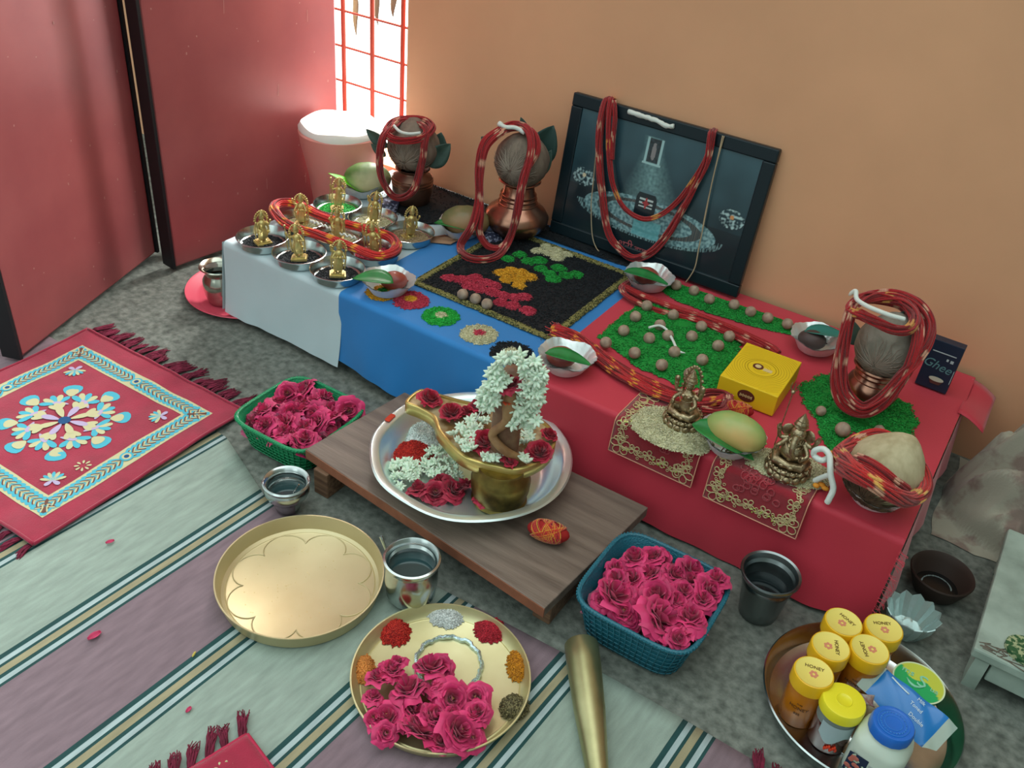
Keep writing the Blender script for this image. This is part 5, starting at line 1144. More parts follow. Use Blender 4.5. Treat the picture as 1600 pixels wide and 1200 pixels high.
mb = MB(); mb.lathe([(0, 0), (.0405, 0)], 32, c=(0, 0, .060)); mb.build('water', mat('dark_water', '#141c1e', .08), loc=(-.148, 1.196, .001), label='dark water in the steel tumbler in front of the red cloth', cat='water', kind='stuff')
# pink plate and steel pot at the left
mb = MB(); mb.lathe([(0, .001), (.118, .001), (.128, .003), (.146, .016), (.152, .018), (.153, .016), (.146, .0125), (.130, 0), (0, 0)], 72)
mb.build('pink_plate', mat('pink_plastic', '#e0566c', .4, coat=.2), loc=(-1.605, 1.392, .001), label='pink plastic plate on the floor half under the white cloth', cat='plate')
m_lp = mat('polished_steel', '#b8b8aa', .18, metal=1.0)
open_pot(Vector((-1.618, 1.318, .004)), [(r * .95, z * 1.06) for r, z in lota], 'round bellied steel pot standing on the pink plate', m=m_lp)
mb = MB(); mb.lathe([(0, 0), (.036, 0)], 32, c=(0, 0, .062)); mb.build('water', m_water, loc=(-1.618, 1.318, .004), label='water in the steel pot on the pink plate', cat='water', kind='stuff')

# ------------------------------------------------------------------ brass plates
def brass_plate(c, r, h, label, m=None):
    mb = MB(); mb.lathe([(0, 0), (r * .90, 0), (r * .955, .004), (r * .985, h - .003), (r - .001, h), (r + .0012, h + .001), (r + .0008, h + .003), (r - .0015, h + .003), (r * .975, h - .002), (r * .94, .007), (r * .90, .0035), (r * .885, .0045), (r * .87, .0035), (0, .003)], 96)
    t = thing('brass_plate', label, 'plate', c); mb.build('plate', m or m_brass, t); return t
m_bp = mat('pale_brass', '#d2c69e', .40, metal=.6, vs=7, col2='#bfae84', bump=.12, bs=22, lo=.3, hi=.75)
bp = brass_plate(Vector((-.806, .757, .003)), .139, .030, 'empty round brass plate with an eight lobed line, on the striped rug', m_bp)
mb = MB(); n = 320; pts = []
for i in range(n):
    a = 2 * PI * i / n; r = .094 + .029 * abs(math.sin(4 * a + .4)) ** .55; pts.append((r * math.cos(a), r * math.sin(a), .0040))
mb.tube(pts, .0010, 5, True); mb.build('lobed_line', m_bp, bp, sharp=0)
mb = MB(); rnd = random.Random(3)
for k in range(60): a = rnd.uniform(0, 6.28); r = .10 * math.sqrt(rnd.random()); mb.ell((r * math.cos(a), r * math.sin(a), .0034), (.0008, .0008, .0004), 6, 4)
mb.build('stipple', mat('bright_brass', '#f0e0b0', .2, metal=1), bp, sharp=0)['kind'] = 'stuff'
bp2 = brass_plate(Vector((-.500, .745, .003)), .138, .020, 'brass plate holding roses and coloured powders on the striped rug', mat('pale_brass2', '#d6d0a4', .38, metal=.7, vs=9, col2='#c4ba8a', bump=.12, bs=22))
z = .0075
lump(ring_px((617, 988), 24, 22), z, .012, REDP, 1400, 'dark red powder heap at the upper left of the rose plate')
lump(ring_px((697, 963), 28, 18), z, .010, [hx('#e6eae8'), hx('#d0d6d4')], 1100, 'white crystal heap at the top of the rose plate', L=.0022, W=.0012)
lump(ring_px((766, 985), 24, 20), z, .012, [hx('#c42438'), hx('#a81a2c')], 1400, 'crimson powder heap at the upper right of the rose plate')
lump(ring_px((808, 1040), 16, 27), z, .011, [hx('#d08a14'), hx('#b06c0c')], 1000, 'orange yellow turmeric heap at the right of the rose plate')
lump(ring_px((803, 1106), 22, 20), z, .010, [hx('#6e6440'), hx('#4c452c'), hx('#8a8058')], 700, 'brown green seed heap at the lower right of the rose plate', L=.0035, W=.0012, cat='seeds')
lump(ring_px((570, 1048), 17, 24), z, .012, [hx('#e09446'), hx('#cc7c34')], 1200, 'peach orange powder heap at the left of the rose plate')
mb = MB(); c = P(701, 1036, .012); pts = [];
for i in range(90): a = 2 * PI * i / 90; r = .052 + .0012 * math.sin(a * 13) + .0008 * math.sin(a * 31); pts.append((c.x + r * math.cos(a), c.y + r * math.sin(a), .011 + .0015 * math.sin(a * 9)))
mb.tube(pts, .0032, 6, True, flat=1.6); mb.build('foil_ring', mat('bright_foil', '#d4eaf0', .2, metal=.9, bump=.8, bs=300), label='crumpled silver foil ring lying in the rose plate', cat='ring', sharp=30)
for u, v, r in ((352, 505, 55), (565, 545, 90), (640, 530, 70), (430, 700, 100), (230, 620, 75), (300, 560, 70), (700, 740, 105), (880, 730, 75), (885, 830, 70), (285, 880, 95), (470, 965, 105), (450, 830, 80), (745, 965, 105), (840, 1010, 70), (620, 680, 60), (190, 870, 50), (260, 970, 60), (570, 870, 75), (640, 1030, 70), (855, 880, 60), (180, 740, 55), (720, 850, 60)):
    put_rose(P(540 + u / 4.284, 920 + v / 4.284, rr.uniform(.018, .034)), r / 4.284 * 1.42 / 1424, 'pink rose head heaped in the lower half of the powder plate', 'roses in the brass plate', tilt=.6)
# brass cone vessel lying on the rug
A = Vector((-.352, .922, .0305)); B = Vector((-.168, .672, .0135)); ax = (B - A); Lc = ax.length; qm = ax.to_track_quat('Z', 'Y')
mb = MB(); mb.lathe([(.024, .0), (.0262, .0), (.0275, .002), (.0272, .04), (.0240, .12), (.0175, .20), (.0125, Lc - .02), (.0115, Lc), (.0, Lc)], 40); mb.lathe([(.024, 0), (.023, .05), (.0, .06)], 40)
mb.v = [tuple(qm @ Vector(p)) for p in mb.v]; mb.build('brass_tumbler', mat('greenish_brass', '#b8b488', .36, metal=.85, vs=14, col2='#9c9a70'), loc=A, label='long tapering brass vessel lying on the rug beside the rose plate', cat='vessel')
# ------------------------------------------------------------------ honey plate
hp = Vector((.055, 1.096, .001))
mb = MB(); mb.lathe([(0, .001), (.050, .001), (.052, .0022), (.054, .001), (.085, .001), (.087, .0022), (.089, .001), (.122, .001), (.136, .006), (.1465, .032), (.151, .036), (.153, .034), (.149, .029), (.139, .003), (.12, 0), (0, 0)], 96)
mb.build('steel_plate', m_steel, loc=hp, label='round steel plate holding honey jars on the concrete floor', cat='plate')
m_amber = mat('amber_jar', '#e08a1e', .25, vs=12, col2='#c06a10', trans=.25, coat=.5); m_ylid = mat('yellow_lid', '#e8b418', .4, coat=.3); m_lt = mat('pale_lid_face', '#ecd870', .45)
m_ink = mat('dark_lettering', '#5a3410', .6); m_pf = mat('pink_flower_print', '#d88a6a', .6); m_lab = mat('ivory_label', '#cfc8b8', .6)
def bend_text(body, size, r, z, a0, up=1):
    vs, fs = text_mesh(body, size, .0002); out = []
    for v in vs:
        a = a0 + v.x / r; out.append(Vector(((r + .0004 + v.z) * math.cos(a), (r + .0004 + v.z) * math.sin(a), z + v.y)))
    mb = MB(); mb.add(out, fs); return mb
def face(p): return math.atan2(-p[1], -p[0])
def honey_jar(p, label, lidrot=0, off=0.0):
    t = thing('honey_jar', label, 'jar', p, group='amber honey jars on the steel plate'); r = .0290; a0 = face(p) + off
    mb = MB(); mb.lathe([(0, 0), (r * .9, 0), (r, .004), (r * .98, .070), (r * .96, .078), (r * .90, .084), (0, .084)], 40); jb = mb.build('jar_body', m_amber, t)
    mb = MB(); mb.lathe([(r * 1.02, .078), (r * 1.06, .079), (r * 1.06, .099), (r * 1.02, .1025), (r * .95, .103)], 48); ld = mb.build('lid', m_ylid, t)
    mb = MB(); mb.lathe([(0, .1022), (r * .90, .1022), (r * .96, .1034)], 40); mb.build('lid_face', m_lt, ld)
    bend_text('HONEY', .0088, r, .046, a0).build('lettering', m_ink, jb, flat=True)
    mb = bend_text('PURE', .0036, r, .055, a0); m2 = bend_text('BEE', .0062, r, .034, a0); mb.add(m2.v, m2.f); mb.build('small_lettering', m_ink, jb, flat=True)
    vs, fs = text_mesh('HONEY', .0085, .0002); q = Matrix.Rotation(a0 + PI / 2 + lidrot, 3, 'Z'); mb = MB(); mb.add([q @ Vector((v.x, v.y + .009, .1027 + v.z)) for v in vs], fs); mb.build('lid_lettering', m_ink, ld, flat=True)
    mb = MB()
    for k in range(6): a = k * PI / 3; c = q @ Vector((.0045 * math.cos(a), -.004 + .0045 * math.sin(a), .1026)); mb.prism([(c.x + .0026 * math.cos(b * 1.05), c.y + .0026 * math.sin(b * 1.05)) for b in range(6)], .1023, .1028)
    mb.build('lid_flower', m_pf, ld, flat=True); return t
z0 = .003
honey_jar(Vector((-.022, 1.033, z0)), 'amber honey jar at the left of the steel plate, its HONEY lettering facing out', .2)
honey_jar(Vector((-.016, 1.098, z0)), 'amber honey jar second from the left end, directly behind the lettered one', -1.2)
honey_jar(Vector((-.014, 1.160, z0)), 'amber honey jar furthest back on the left, nearest the red cloth', -.4)
honey_jar(Vector((.036, 1.131, z0)), 'amber honey jar in the right hand pair, the nearer one, beside the milk pouch', 2.2)
honey_jar(Vector((.043, 1.189, z0)), 'amber honey jar at the back right of the group, nearest the crystal bowl', .6)
p = Vector((.031, 1.018, z0)); t = thing('glass_jar', 'clear glass jar of dark red honey with a bright yellow lid and a pale label', 'jar', p); r = .0295
m_hon = mat('dark_honey', '#5a1208', .12, trans=.35, coat=.6); m_glass = mat('clear_glass', '#dfeeea', .03, trans=.95)
mb = MB(); mb.lathe([(0, .001), (r * .9, .001), (r, .005), (r, .056), (0, .058)], 40); mb.build('honey', m_hon, t)
mb = MB(); mb.lathe([(r * 1.005, .056), (r, .064), (r * .93, .072), (r * .9, .078)], 40); mb.build('jar_shoulder', mat('frosted_glass', '#a8b8b4', .15, trans=.5), t)
mb = MB(); a0 = face(p) + .35; mb.grid(lambda u, w: ((r + .0006) * math.cos(a0 + (u - .5) * 1.7), (r + .0006) * math.sin(a0 + (u - .5) * 1.7), .034 + .032 * w - .008 * math.cos((u - .35) * 7) * (1 - w)), 16, 3); mb.build('label', mat('pale_blue_label', '#a8bcc0', .5), t, sharp=0)
mb = MB()
for k in range(7): mb.ell(((r + .0004) * math.cos(face(p) + .1 + .09 * k), (r + .0004) * math.sin(face(p) + .1 + .09 * k), .015 + .003 * (k % 3)), (.0022, .0022, .004), 8, 6)
mb.build('red_print', mat('orange_red_print', '#d83a18', .5), t, sharp=0)
mb = MB(); mb.lathe([(r * 1.02, .076), (r * 1.10, .077), (r * 1.10, .092), (r * 1.05, .0955), (r * .98, .096), (.012, .0955), (.0115, .0962), (.0105, .0955), (0, .0955)], 48); mb.build('lid', mat('lemon_lid', '#e8dc28', .4, coat=.3), t)
# white bottle
p = Vector((.100, 1.004, z0)); a0 = face(p); t = thing('plastic_bottle', 'white plastic bottle with a bright blue cap and a rose picture label', 'bottle', p, a0 + PI / 2)
mb = MB()
def sqr(r, a, n=3.2): c, s = math.cos(a), math.sin(a); return r * (abs(c) ** n + abs(s) ** n) ** (-1 / n)
mb.lathe([(0, 0), (.033, 0), (.037, .004), (.0385, .012), (.0385, .074), (.036, .084), (.030, .092), (.0275, .096), (.0275, .102)], 56, rf=lambda a, i, r, z: (sqr(r, a, 3.0 if z < .085 else 2.2), z)); mb.build('bottle_body', mat('white_bottle', '#c9d6c8', .4, coat=.2, sub=.05), t)
m_bc = mat('blue_cap', '#1668c8', .35, coat=.3); mb = MB(); mb.lathe([(.0285, .098), (.0305, .099), (.0305, .113), (.0285, .1165), (.026, .117), (.0245, .1162), (0, .1162)], 56, rf=lambda a, i, r, z: (r * (1 + (.008 * math.cos(40 * a) if .0984 < z < .114 else 0)), z)); mb.build('cap', m_bc, t)
mb = MB()
for r_ in (.022, .0125): mb.tube([(r_ * math.cos(k * PI / 18), r_ * math.sin(k * PI / 18), .1166) for k in range(36)], .0005, 4, True)
for k in range(26): a = k * 2 * PI / 26; mb.box((.0175 * math.cos(a), .0175 * math.sin(a), .1166), (.0016, .003, .0006), rot=Matrix.Rotation(a, 3, 'Z'))
mb.build('embossed_rings', mat('blue_cap_light', '#3a86d8', .4), t, sharp=0)
ff = -.0388
def lab(x0, x1, zb, zt_, col, d=.0): mb = MB(); mb.box(((x0 + x1) / 2, ff - d, (zb + zt_) / 2), (x1 - x0, .0006, zt_ - zb)); return mb
lab(-.032, -.004, .020, .062, 0).build('picture_label', mat('navy_label', '#1c2c48', .45), t, flat=True)
mb = MB(); rnd = random.Random(8)
for k in range(11): mb.ell((rnd.uniform(-.029, -.007), ff - .0006, rnd.uniform(.024, .056)), (.0042, .0006, .0042), 10, 6)
mb.build('rose_print', mat('rose_print', '#c06a5c', .5), t, sharp=0)
mb = MB()
for k in range(14): mb.ell((rnd.uniform(-.030, -.006), ff - .0004, rnd.uniform(.022, .060)), (.002, .0006, .002), 8, 5)
mb.build('pale_print', mat('pale_flower_print', '#a8b8a0', .5), t, sharp=0)
lab(-.002, .030, .016, .056, 0).build('grey_label', mat('grey_label', '#a9b2ae', .5), t, flat=True)
mb = MB()
for k in range(4): mb.ell((.006 + .005 * k, ff - .0005, .034 - .004 * k), (.0028, .0006, .0016), 8, 5)
mb.build('yellow_print', mat('yellow_orange_print', '#d8a840', .5), t, sharp=0)
# curd cup
p = Vector((.1185, 1.150, z0)); t = thing('curd_cup', 'plastic cup with a green and yellow printed lid at the right of the steel plate', 'cup', p, face(p) + PI / 2)
mb = MB(); mb.lathe([(0, 0), (.026, 0), (.029, .002), (.036, .060), (.038, .062), (.038, .064), (.0, .064)], 44); mb.build('cup_body', mat('green_cup', '#2a9a6a', .4), t)
mb = MB(); GRL, YLL = hx('#18a860'), hx('#c4cc4a')
def lidcol(u, w): x, y = w * .040 * math.cos(2 * PI * u), w * .040 * math.sin(2 * PI * u); return hx('#d6e6c0') if w > .95 else (GRL if y + .25 * x < .004 + .006 * math.sin(x * 120) else YLL)
mb.grid(lambda u, w: (w * .0395 * math.cos(2 * PI * u), w * .0395 * math.sin(2 * PI * u), .0665 + .0003 * (w > .95)), 72, 26, closed=True, col=lidcol); mb.build('lid', mat('printed_lid', (1, 1, 1), .35, attr=True, coat=.3), t, sharp=0)
for body, sz, x, y, nm in (('ms', .017, -.020, .010, 'lettering'), ('S', .034, .004, .004, 'large_letter'), ('ua', .014, .024, .000, 'lettering')):
    vs, fs = text_mesh(body, sz, .0003); mb = MB(); mb.add([Vector((v.x + x, v.y + y, v.z + .0674)) for v in vs], fs); mb.build(nm, mat('mint_print', '#8ad0b0', .4), t, flat=True)
mb = MB(); mb.tube([(-.018 + .003 * k, -.004 - .009 * math.sin(PI * k / 9), .0675) for k in range(10)], [.0006, .0014, .002, .0024, .0026, .0026, .0024, .002, .0014, .0006], 6); mb.build('printed_swoosh', mat('mint_print', '#8ad0b0', .4), t, sharp=0)
# milk pouch
c = [P(1352, 1082, .060), P(1386, 1046, .082), P(1483, 1122, .070), P(1440, 1168, .040)]; cm = sum(c, Vector()) / 4; t = thing('milk_pouch', 'crumpled blue and clear plastic milk pouch behind the white bottle', 'pouch', cm)
def pouch(u, w, th=.006):
    a = c[0].lerp(c[3], u); b = c[1].lerp(c[2], u); q = a.lerp(b, w) - cm; q.z += th * max(0, math.sin(PI * max(0, min(1, u))) * math.sin(PI * max(0, min(1, w)))) ** .5 + .0012 * math.sin(13 * u + 9 * w); return q
mb = MB(); mb.grid(lambda u, w: pouch(u, w), 24, 12); mb.grid(lambda u, w: pouch(u, w, -.005), 24, 12); mb.build('pouch_film', mat('blue_film', '#1878c4', .3, coat=.5, bump=.4, bs=30), t, sharp=0)
mb = MB(); e = .18
mb.grid(lambda u, w: tuple(pouch(1 + .16 * u, w * (1 - .25 * u) + .2 * u, 0)), 6, 8); mb.build('clear_end', mat('clear_film', '#b8d0c4', .2, trans=.4), t, sharp=0); mb = MB(); mb.grid(lambda u, w: tuple(pouch(-.16 + .16 * u, w, 0)), 6, 8); mb.build('clear_end', mat('clear_film', '#b8d0c4', .2, trans=.4), t, sharp=0)
mb = MB(); dn = (c[3] - c[0]).normalized(); dw = (c[1] - c[0]).normalized()
for body, sz, u, w in (('Double', .0085, .72, .35), ('Toned', .0080, .62, .58), ('Milk', .0075, .62, .80)):
    vs, fs = text_mesh(body, sz, .0002); o = pouch(u, w, .0062); mb.add([o + (dn * v.x + dw * v.y) + Vector((0, 0, v.z + .0012)) for v in vs], fs)
mb.build('lettering', mat('white_film_print', '#cfe4f0', .4), t, flat=True)
mb = MB(); mb.tube([tuple(pouch(.12 + .32 * k / 8, .88 - .12 * k / 8, .0068)) for k in range(9)], .0018, 5, flat=.4); mb.build('film_crease', mat('white_film_print', '#cfe4f0', .4), t, sharp=0)
mb = MB(); mb.grid(lambda u, w: ((u - .5) * .026, (w - .5) * .018, .004 * math.sin(3 * u + 4 * w)), 6, 6); mb.build('small_sachet', mat('grey_sachet', '#a8a49c', .4, vs=120, col2='#8a4a44'), loc=P(1354, 1093, .066), rot=(.3, .2, .5), label='small grey printed sachet between the yellow lid and the blue cap', cat='sachet', solid=.001)

# crystal bowl, clay bowl
p = Vector((.078, 1.318, .001)); m_cr = mat('crystal', '#d4ecea', .08, trans=.45, ior=1.5, metal=.35, coat=1.0, bump=.6, bs=60)
mb = MB(); mb.lathe([(0, .002), (.026, .001), (.028, .004), (.030, .010), (.041, .034), (.045, .050), (.0435, .051), (.038, .034), (.026, .010), (0, .008)], 48, rf=lambda a, i, r, z: (r * (1 + .045 * math.cos(12 * a) * (z > .008)), z + (.003 * math.cos(12 * a) if z > .045 else 0)))
mb.build('crystal_bowl', m_cr, loc=p, label='clear scalloped crystal bowl beside the front corner of the red cloth', cat='bowl', sharp=18)
p = Vector((.100, 1.452, .001)); t = thing('clay_bowl', 'dark brown clay bowl on the floor right of the red cloth', 'bowl', p)
mb = MB(); mb.lathe([(0, 0), (.032, 0), (.040, .006), (.053, .036), (.0565, .046), (.055, .049), (.052, .046), (.048, .034), (.036, .008), (0, .006)], 48); mb.build('bowl_body', mat('dark_clay', '#3a2c26', .6, bump=.2, bs=60), t)
mb = MB(); mb.lathe([(0, .012), (.040, .012)], 32); mb.build('dark_bottom_disc', mat('dark_bottom_disc', '#0e0e0e', .25), t)  # dark disc laid over the bowl bottom
mb = MB()
for k in range(40): a = 3.4 * k / 40 + .2; mb.ell((.026 * math.cos(a), .026 * math.sin(a), .0125), (rr.uniform(.0008, .002), rr.uniform(.0008, .002), .001), 6, 4)
mb.build('shine_flecks', mat('painted_shine', '#7f8c8c', .8), t, sharp=0)['kind'] = 'stuff'  # pale flecks paint the ring of shine inside the bowl

# low whitewashed stool
st_ = thing('low_stool', 'low whitewashed stool with chipped paint at the right edge', 'stool', (.40, 1.435, 0)); m_ww = mat('whitewash', '#a8b8ad', .7, vs=14, col2='#7c8a80', bump=.5, bs=40, lo=.4, hi=.75)
mb = MB(); mb.box((0, 0, .076), (.45, .35, .020)); mb.build('stool_top', m_ww, st_, flat=True, bevel=.004)
mb = MB(); mb.box((.01, -.160, .046), (.40, .014, .040)); mb.build('front_rail', m_ww, st_, flat=True, bevel=.002)
for s in (-1, 1):
    mb = MB(); mb.prism([(-.172, .0), (-.135, .0), (-.115, .03), (.115, .03), (.135, 0), (.172, 0), (.172, .066), (-.172, .066)], 0, .022); mb.v = [(z + s * .205 - .011, x, y) for x, y, z in mb.v]; mb.build('side_panel', m_ww, st_, flat=True)
mb = MB(); rnd = random.Random(6); m_chip = mat('chipped_wood', '#6e6458', .8)
for k in range(26):
    a = Vector((-.22 + rnd.uniform(0, .07), -.170 + rnd.uniform(0, .02) + .0, .0863)); mb.tube([a, a + Vector((rnd.uniform(.004, .03), rnd.uniform(-.006, .012), 0))], .0012, 4)
mb.build('chipped_paint', m_chip, st_, sharp=0)['kind'] = 'stuff'
mb = MB(); mb.prism(disc((0, 0), .030, 30, 1.2), 0, .008); mb.build('painted_disc', mat('green_painted_disc', '#2c5a38', .4, vs=120, col2='#a8b088', lo=.5, hi=.56), loc=P(1606, 1022, .0865), label='green patterned disc lying on the whitewashed stool at the frame edge', cat='disc')

# bundle of patterned cloth
mb = MB()
def heapf(u, w):
    x = (u - .5) * 2; y = (w - .5) * 2; r = math.sqrt(x * x + y * y); hgt = max(0, 1 - r ** 2.2) ** .7
    fx = x * 2.3 + y * 1.4; n = noise.noise(Vector((x * 1.4, y * 1.4, 3))); n2 = abs(noise.noise(Vector((fx, y * 2.2, 9)))); n3 = abs(noise.noise(Vector((x * 4.5 - y * 3, y * 4 + x, 2))))
    return (x * .23 + .02 * n, y * .155 + .015 * n2, 1.25 * hgt * (.20 + .10 * n + .16 * (y * .5)) + (.15 * (.35 - n2) + .07 * (.3 - n3)) * hgt * 1.25 + .002)
mb.grid(heapf, 90, 90); mb.build('cloth_bundle', mat('patterned_cloth', '#a39e8e', .9, vs=16, col2='#86746a', lo=.50, hi=.60, sheen=.2, bump=.3, bs=260), loc=(.285, 1.755, .0), label='crumpled beige patterned cloth heaped on the floor against the wall', cat='cloth', sharp=0)

# pale tub by the window
m_tub = mat('pale_pink_tub', '#e69c92', .5, sub=.15, vs=4, var=.05)
t = thing('plastic_tub', 'pale pink tub with an overexposed white top standing below the window', 'tub', (-1.648, 1.795, 0))
mb = MB(); mb.lathe([(0, 0), (.058, 0), (.064, .01), (.090, .20), (.110, .285), (.114, .318), (.110, .323)], 48, rf=lambda a, i, r, z: (r * (1 + .02 * math.sin(3 * a + z * 20)), z)); mb.build('tub_body', m_tub, t)
mb = MB(); mb.lathe([(.111, .312), (.112, .326), (.104, .338), (.07, .344), (0, .346)], 48, rf=lambda a, i, r, z: (r * (1 + .015 * math.sin(4 * a)), z + .003 * math.sin(5 * a) * (r > .05))); mb.build('overexposed_top', mat('overexposed_top', '#f0ece6', .7), t)  # tub top painted white for the window light blown out on it

# ------------------------------------------------------------------ striped rug
m_rug = bpy.data.materials.new('striped_rug'); m_rug.use_nodes = True; nt = m_rug.node_tree; bs_ = nt.nodes['Principled BSDF']; bs_.inputs['Roughness'].default_value = .95
tcn = nt.nodes.new('ShaderNodeTexCoord'); sx = nt.nodes.new('ShaderNodeSeparateXYZ'); nt.links.new(tcn.outputs['Object'], sx.inputs[0])
PER = .218
mdx = nt.nodes.new('ShaderNodeMath'); mdx.operation = 'MULTIPLY_ADD'; mdx.inputs[1].default_value = 1 / (2 * PER); mdx.inputs[2].default_value = 20.0; nt.links.new(sx.outputs['X'], mdx.inputs[0])
frc = nt.nodes.new('ShaderNodeMath'); frc.operation = 'FRACT'; nt.links.new(mdx.outputs[0], frc.inputs[0])
rampn = nt.nodes.new('ShaderNodeValToRGB'); nt.links.new(frc.outputs[0], rampn.inputs[0]); cr = rampn.color_ramp; cr.interpolation = 'CONSTANT'
PUR, GRY, DKG, LBL, YLW = hx('#7d6a72'), hx('#8e9d93'), hx('#1d4444'), hx('#a0b1b3'), hx('#978f72')
sw = [.0070, .0085, .0060, .0120, .0060, .0085, .0060]; sc_ = [DKG, LBL, DKG, YLW, DKG, LBL, DKG]; stops = []
for half_, after in ((0, PUR), (1, GRY)):
    x = half_ * PER
    for w_, c_ in zip(sw, sc_): stops.append((x / (2 * PER), c_)); x += w_
    stops.append((x / (2 * PER), after))
while len(cr.elements) < len(stops): cr.elements.new(.5)
for e_, (pp, cc) in zip(cr.elements, stops): pass
for i_, (pp, cc) in enumerate(stops): cr.elements[i_].position = pp
for i_, (pp, cc) in enumerate(stops): cr.elements[i_].color = cc
nn = nt.nodes.new('ShaderNodeTexNoise'); nn.inputs['Scale'].default_value = 14; nn.inputs['Detail'].default_value = 8
mp = nt.nodes.new('ShaderNodeMapping'); mp.inputs['Scale'].default_value = (6, 1.2, 1); nt.links.new(tcn.outputs['Object'], mp.inputs[0]); nt.links.new(mp.outputs[0], nn.inputs['Vector'])
mr2 = nt.nodes.new('ShaderNodeMapRange'); mr2.inputs['From Min'].default_value = .3; mr2.inputs['From Max'].default_value = .7; mr2.inputs['To Min'].default_value = .84; mr2.inputs['To Max'].default_value = 1.14; nt.links.new(nn.outputs['Fac'], mr2.inputs['Value'])
mx = nt.nodes.new('ShaderNodeVectorMath'); mx.operation = 'SCALE'; nt.links.new(rampn.outputs[0], mx.inputs[0]); nt.links.new(mr2.outputs[0], mx.inputs['Scale']); nt.links.new(mx.outputs[0], bs_.inputs['Base Color'])
n3 = nt.nodes.new('ShaderNodeTexNoise'); n3.inputs['Scale'].default_value = 420; bn = nt.nodes.new('ShaderNodeBump'); bn.inputs['Strength'].default_value = .5; bn.inputs['Distance'].default_value = .001; nt.links.new(tcn.outputs['Object'], n3.inputs['Vector']); nt.links.new(n3.outputs['Fac'], bn.inputs['Height']); nt.links.new(bn.outputs[0], bs_.inputs['Normal'])
mb = MB(); tilt = math.radians(-3)
RX0, RX1, RY0 = -1.2, 1.5, -.9
def rug_end(lx):
    x = lx - 1.05; kx = [(-9, .96), (-1.22, .955), (-1.02, .875), (-.6, .900), (-.31, .916), (9, .93)]
    for (a, b), (c_, d) in zip(kx, kx[1:]):
        if x <= c_: return (b + (d - b) * (x - a) / (c_ - a)) - .55 + .0523 * lx
mb.grid(lambda u, w: (RX0 + (RX1 - RX0) * u, RY0 + (rug_end(RX0 + (RX1 - RX0) * u) - RY0) * w, .003 + .0012 * noise.noise(Vector((u * 14, w * 9, 0)))), 150, 50)
mb.build('striped_rug', m_rug, loc=(-1.055, .55, 0), rot=(0, 0, math.radians(-3)), label='woven cotton rug with grey and mauve bands and dark green stripes', cat='rug', solid=.0025, sharp=0)

# ------------------------------------------------------------------ red prayer mat
m_mat = mat('mat_red', '#951b38', .92, sheen=.3, var=.12, vs=26, bump=.4, bs=400); m_teal = mat('mat_teal', '#4aa8bc', .9); m_cream = mat('mat_cream', '#bdb890', .9); m_brown = mat('mat_brown', '#6a4438', .9); m_lil = mat('mat_lilac', '#b0a0c0', .9); m_navyt = mat('mat_navy', '#1c4a78', .9)
m_tass = mat('maroon_tassel', '#6e1a34', .9, vs=80, var=.3)
MC = Vector((-1.478, .782, .0))
def wav(x, y): return .0105 + .006 * noise.noise(Vector((x * 5, y * 5, 2))) * .6 + .010 * max(0, x - .15) * max(0, -y + .02) * 20 * .25 + .0025 * noise.noise(Vector((x * 18, y * 14, 5)))
mats_ = [m_mat, m_cream, m_teal, m_brown, m_lil, m_navyt]
mb = MB(); HX, HY = .250, .246
mb.grid(lambda u, w: ((u - .5) * 2 * HX, (w - .5) * 2 * HY, 0), 60, 60)
def petal(mb, x, y, a, L, W, m, z):
    pts = []
    for i in range(14):
        t = 2 * PI * i / 14; px = L * .5 + L * .5 * math.cos(t); py = W * .5 * math.sin(t) * (.45 + .55 * px / L); pts.append((x + px * math.cos(a) - py * math.sin(a), y + px * math.sin(a) + py * math.cos(a), z))
    mb.add(pts, [tuple(range(14))], m)
IX, IY = .206, .198; bwid = .044
for (a, b, c_, d) in ((-IX, IX, IY - bwid, IY), (-IX, IX, -IY, -IY + bwid)): mb.grid(lambda u, w: (a + (b - a) * u, c_ + (d - c_) * w, .0006), 40, 3, mat=1)
for (a, b) in ((-IX, -IX + bwid), (IX - bwid, IX)): mb.grid(lambda u, w: (a + (b - a) * u, -IY + bwid + (2 * IY - 2 * bwid) * w, .0006), 3, 40, mat=1)
for s in (-1, 1):
    for horiz in (0, 1):
        Lh = (IX if not horiz else IY) - bwid * .5; n = 15
        for k in range(-n, n + 1):
            t = k / n * Lh; off = s * ((IY if not horiz else IX) - bwid / 2); dirn = 1 if k >= 0 else -1
            for sd in (-1, 1):
                for q_, (mm, L_, W_) in enumerate(((2, .027, .0125), (3, .017, .0055), (1, .014, .0040))):
                    a = dirn * 0 + (0 if dirn > 0 else PI) + sd * dirn * .62; x_, y_ = t - dirn * .002 + dirn * q_ * .0036, off + sd * .0005
                    if horiz: x_, y_ = y_, x_; a = PI / 2 - a
                    petal(mb, x_, y_, a, L_, W_, mm, .0010 + .0002 * q_)
        for t in np.linspace(-Lh, Lh, 24): pass
    for e in (-1, 1):
        petal(mb, e * (IX - bwid / 2), s * (IY - bwid / 2), math.atan2(s, e), .020, .008, 3, .0018); petal(mb, e * (IX - bwid / 2), s * (IY - bwid / 2), math.atan2(s, e) + PI, .020, .008, 3, .0018)
for e in (-1, 1):
    for nx_, ny_ in ((e * (IX - bwid / 2), 0), (0, e * (IY - bwid / 2))):
        for m_, r_, z_ in ((2, .013, .0019), (1, .009, .0021), (5, .005, .0023)): mb.add([(nx_ + r_ * math.cos(2 * PI * i / 16), ny_ + r_ * math.sin(2 * PI * i / 16), z_) for i in range(16)], [tuple(range(16))], m_)
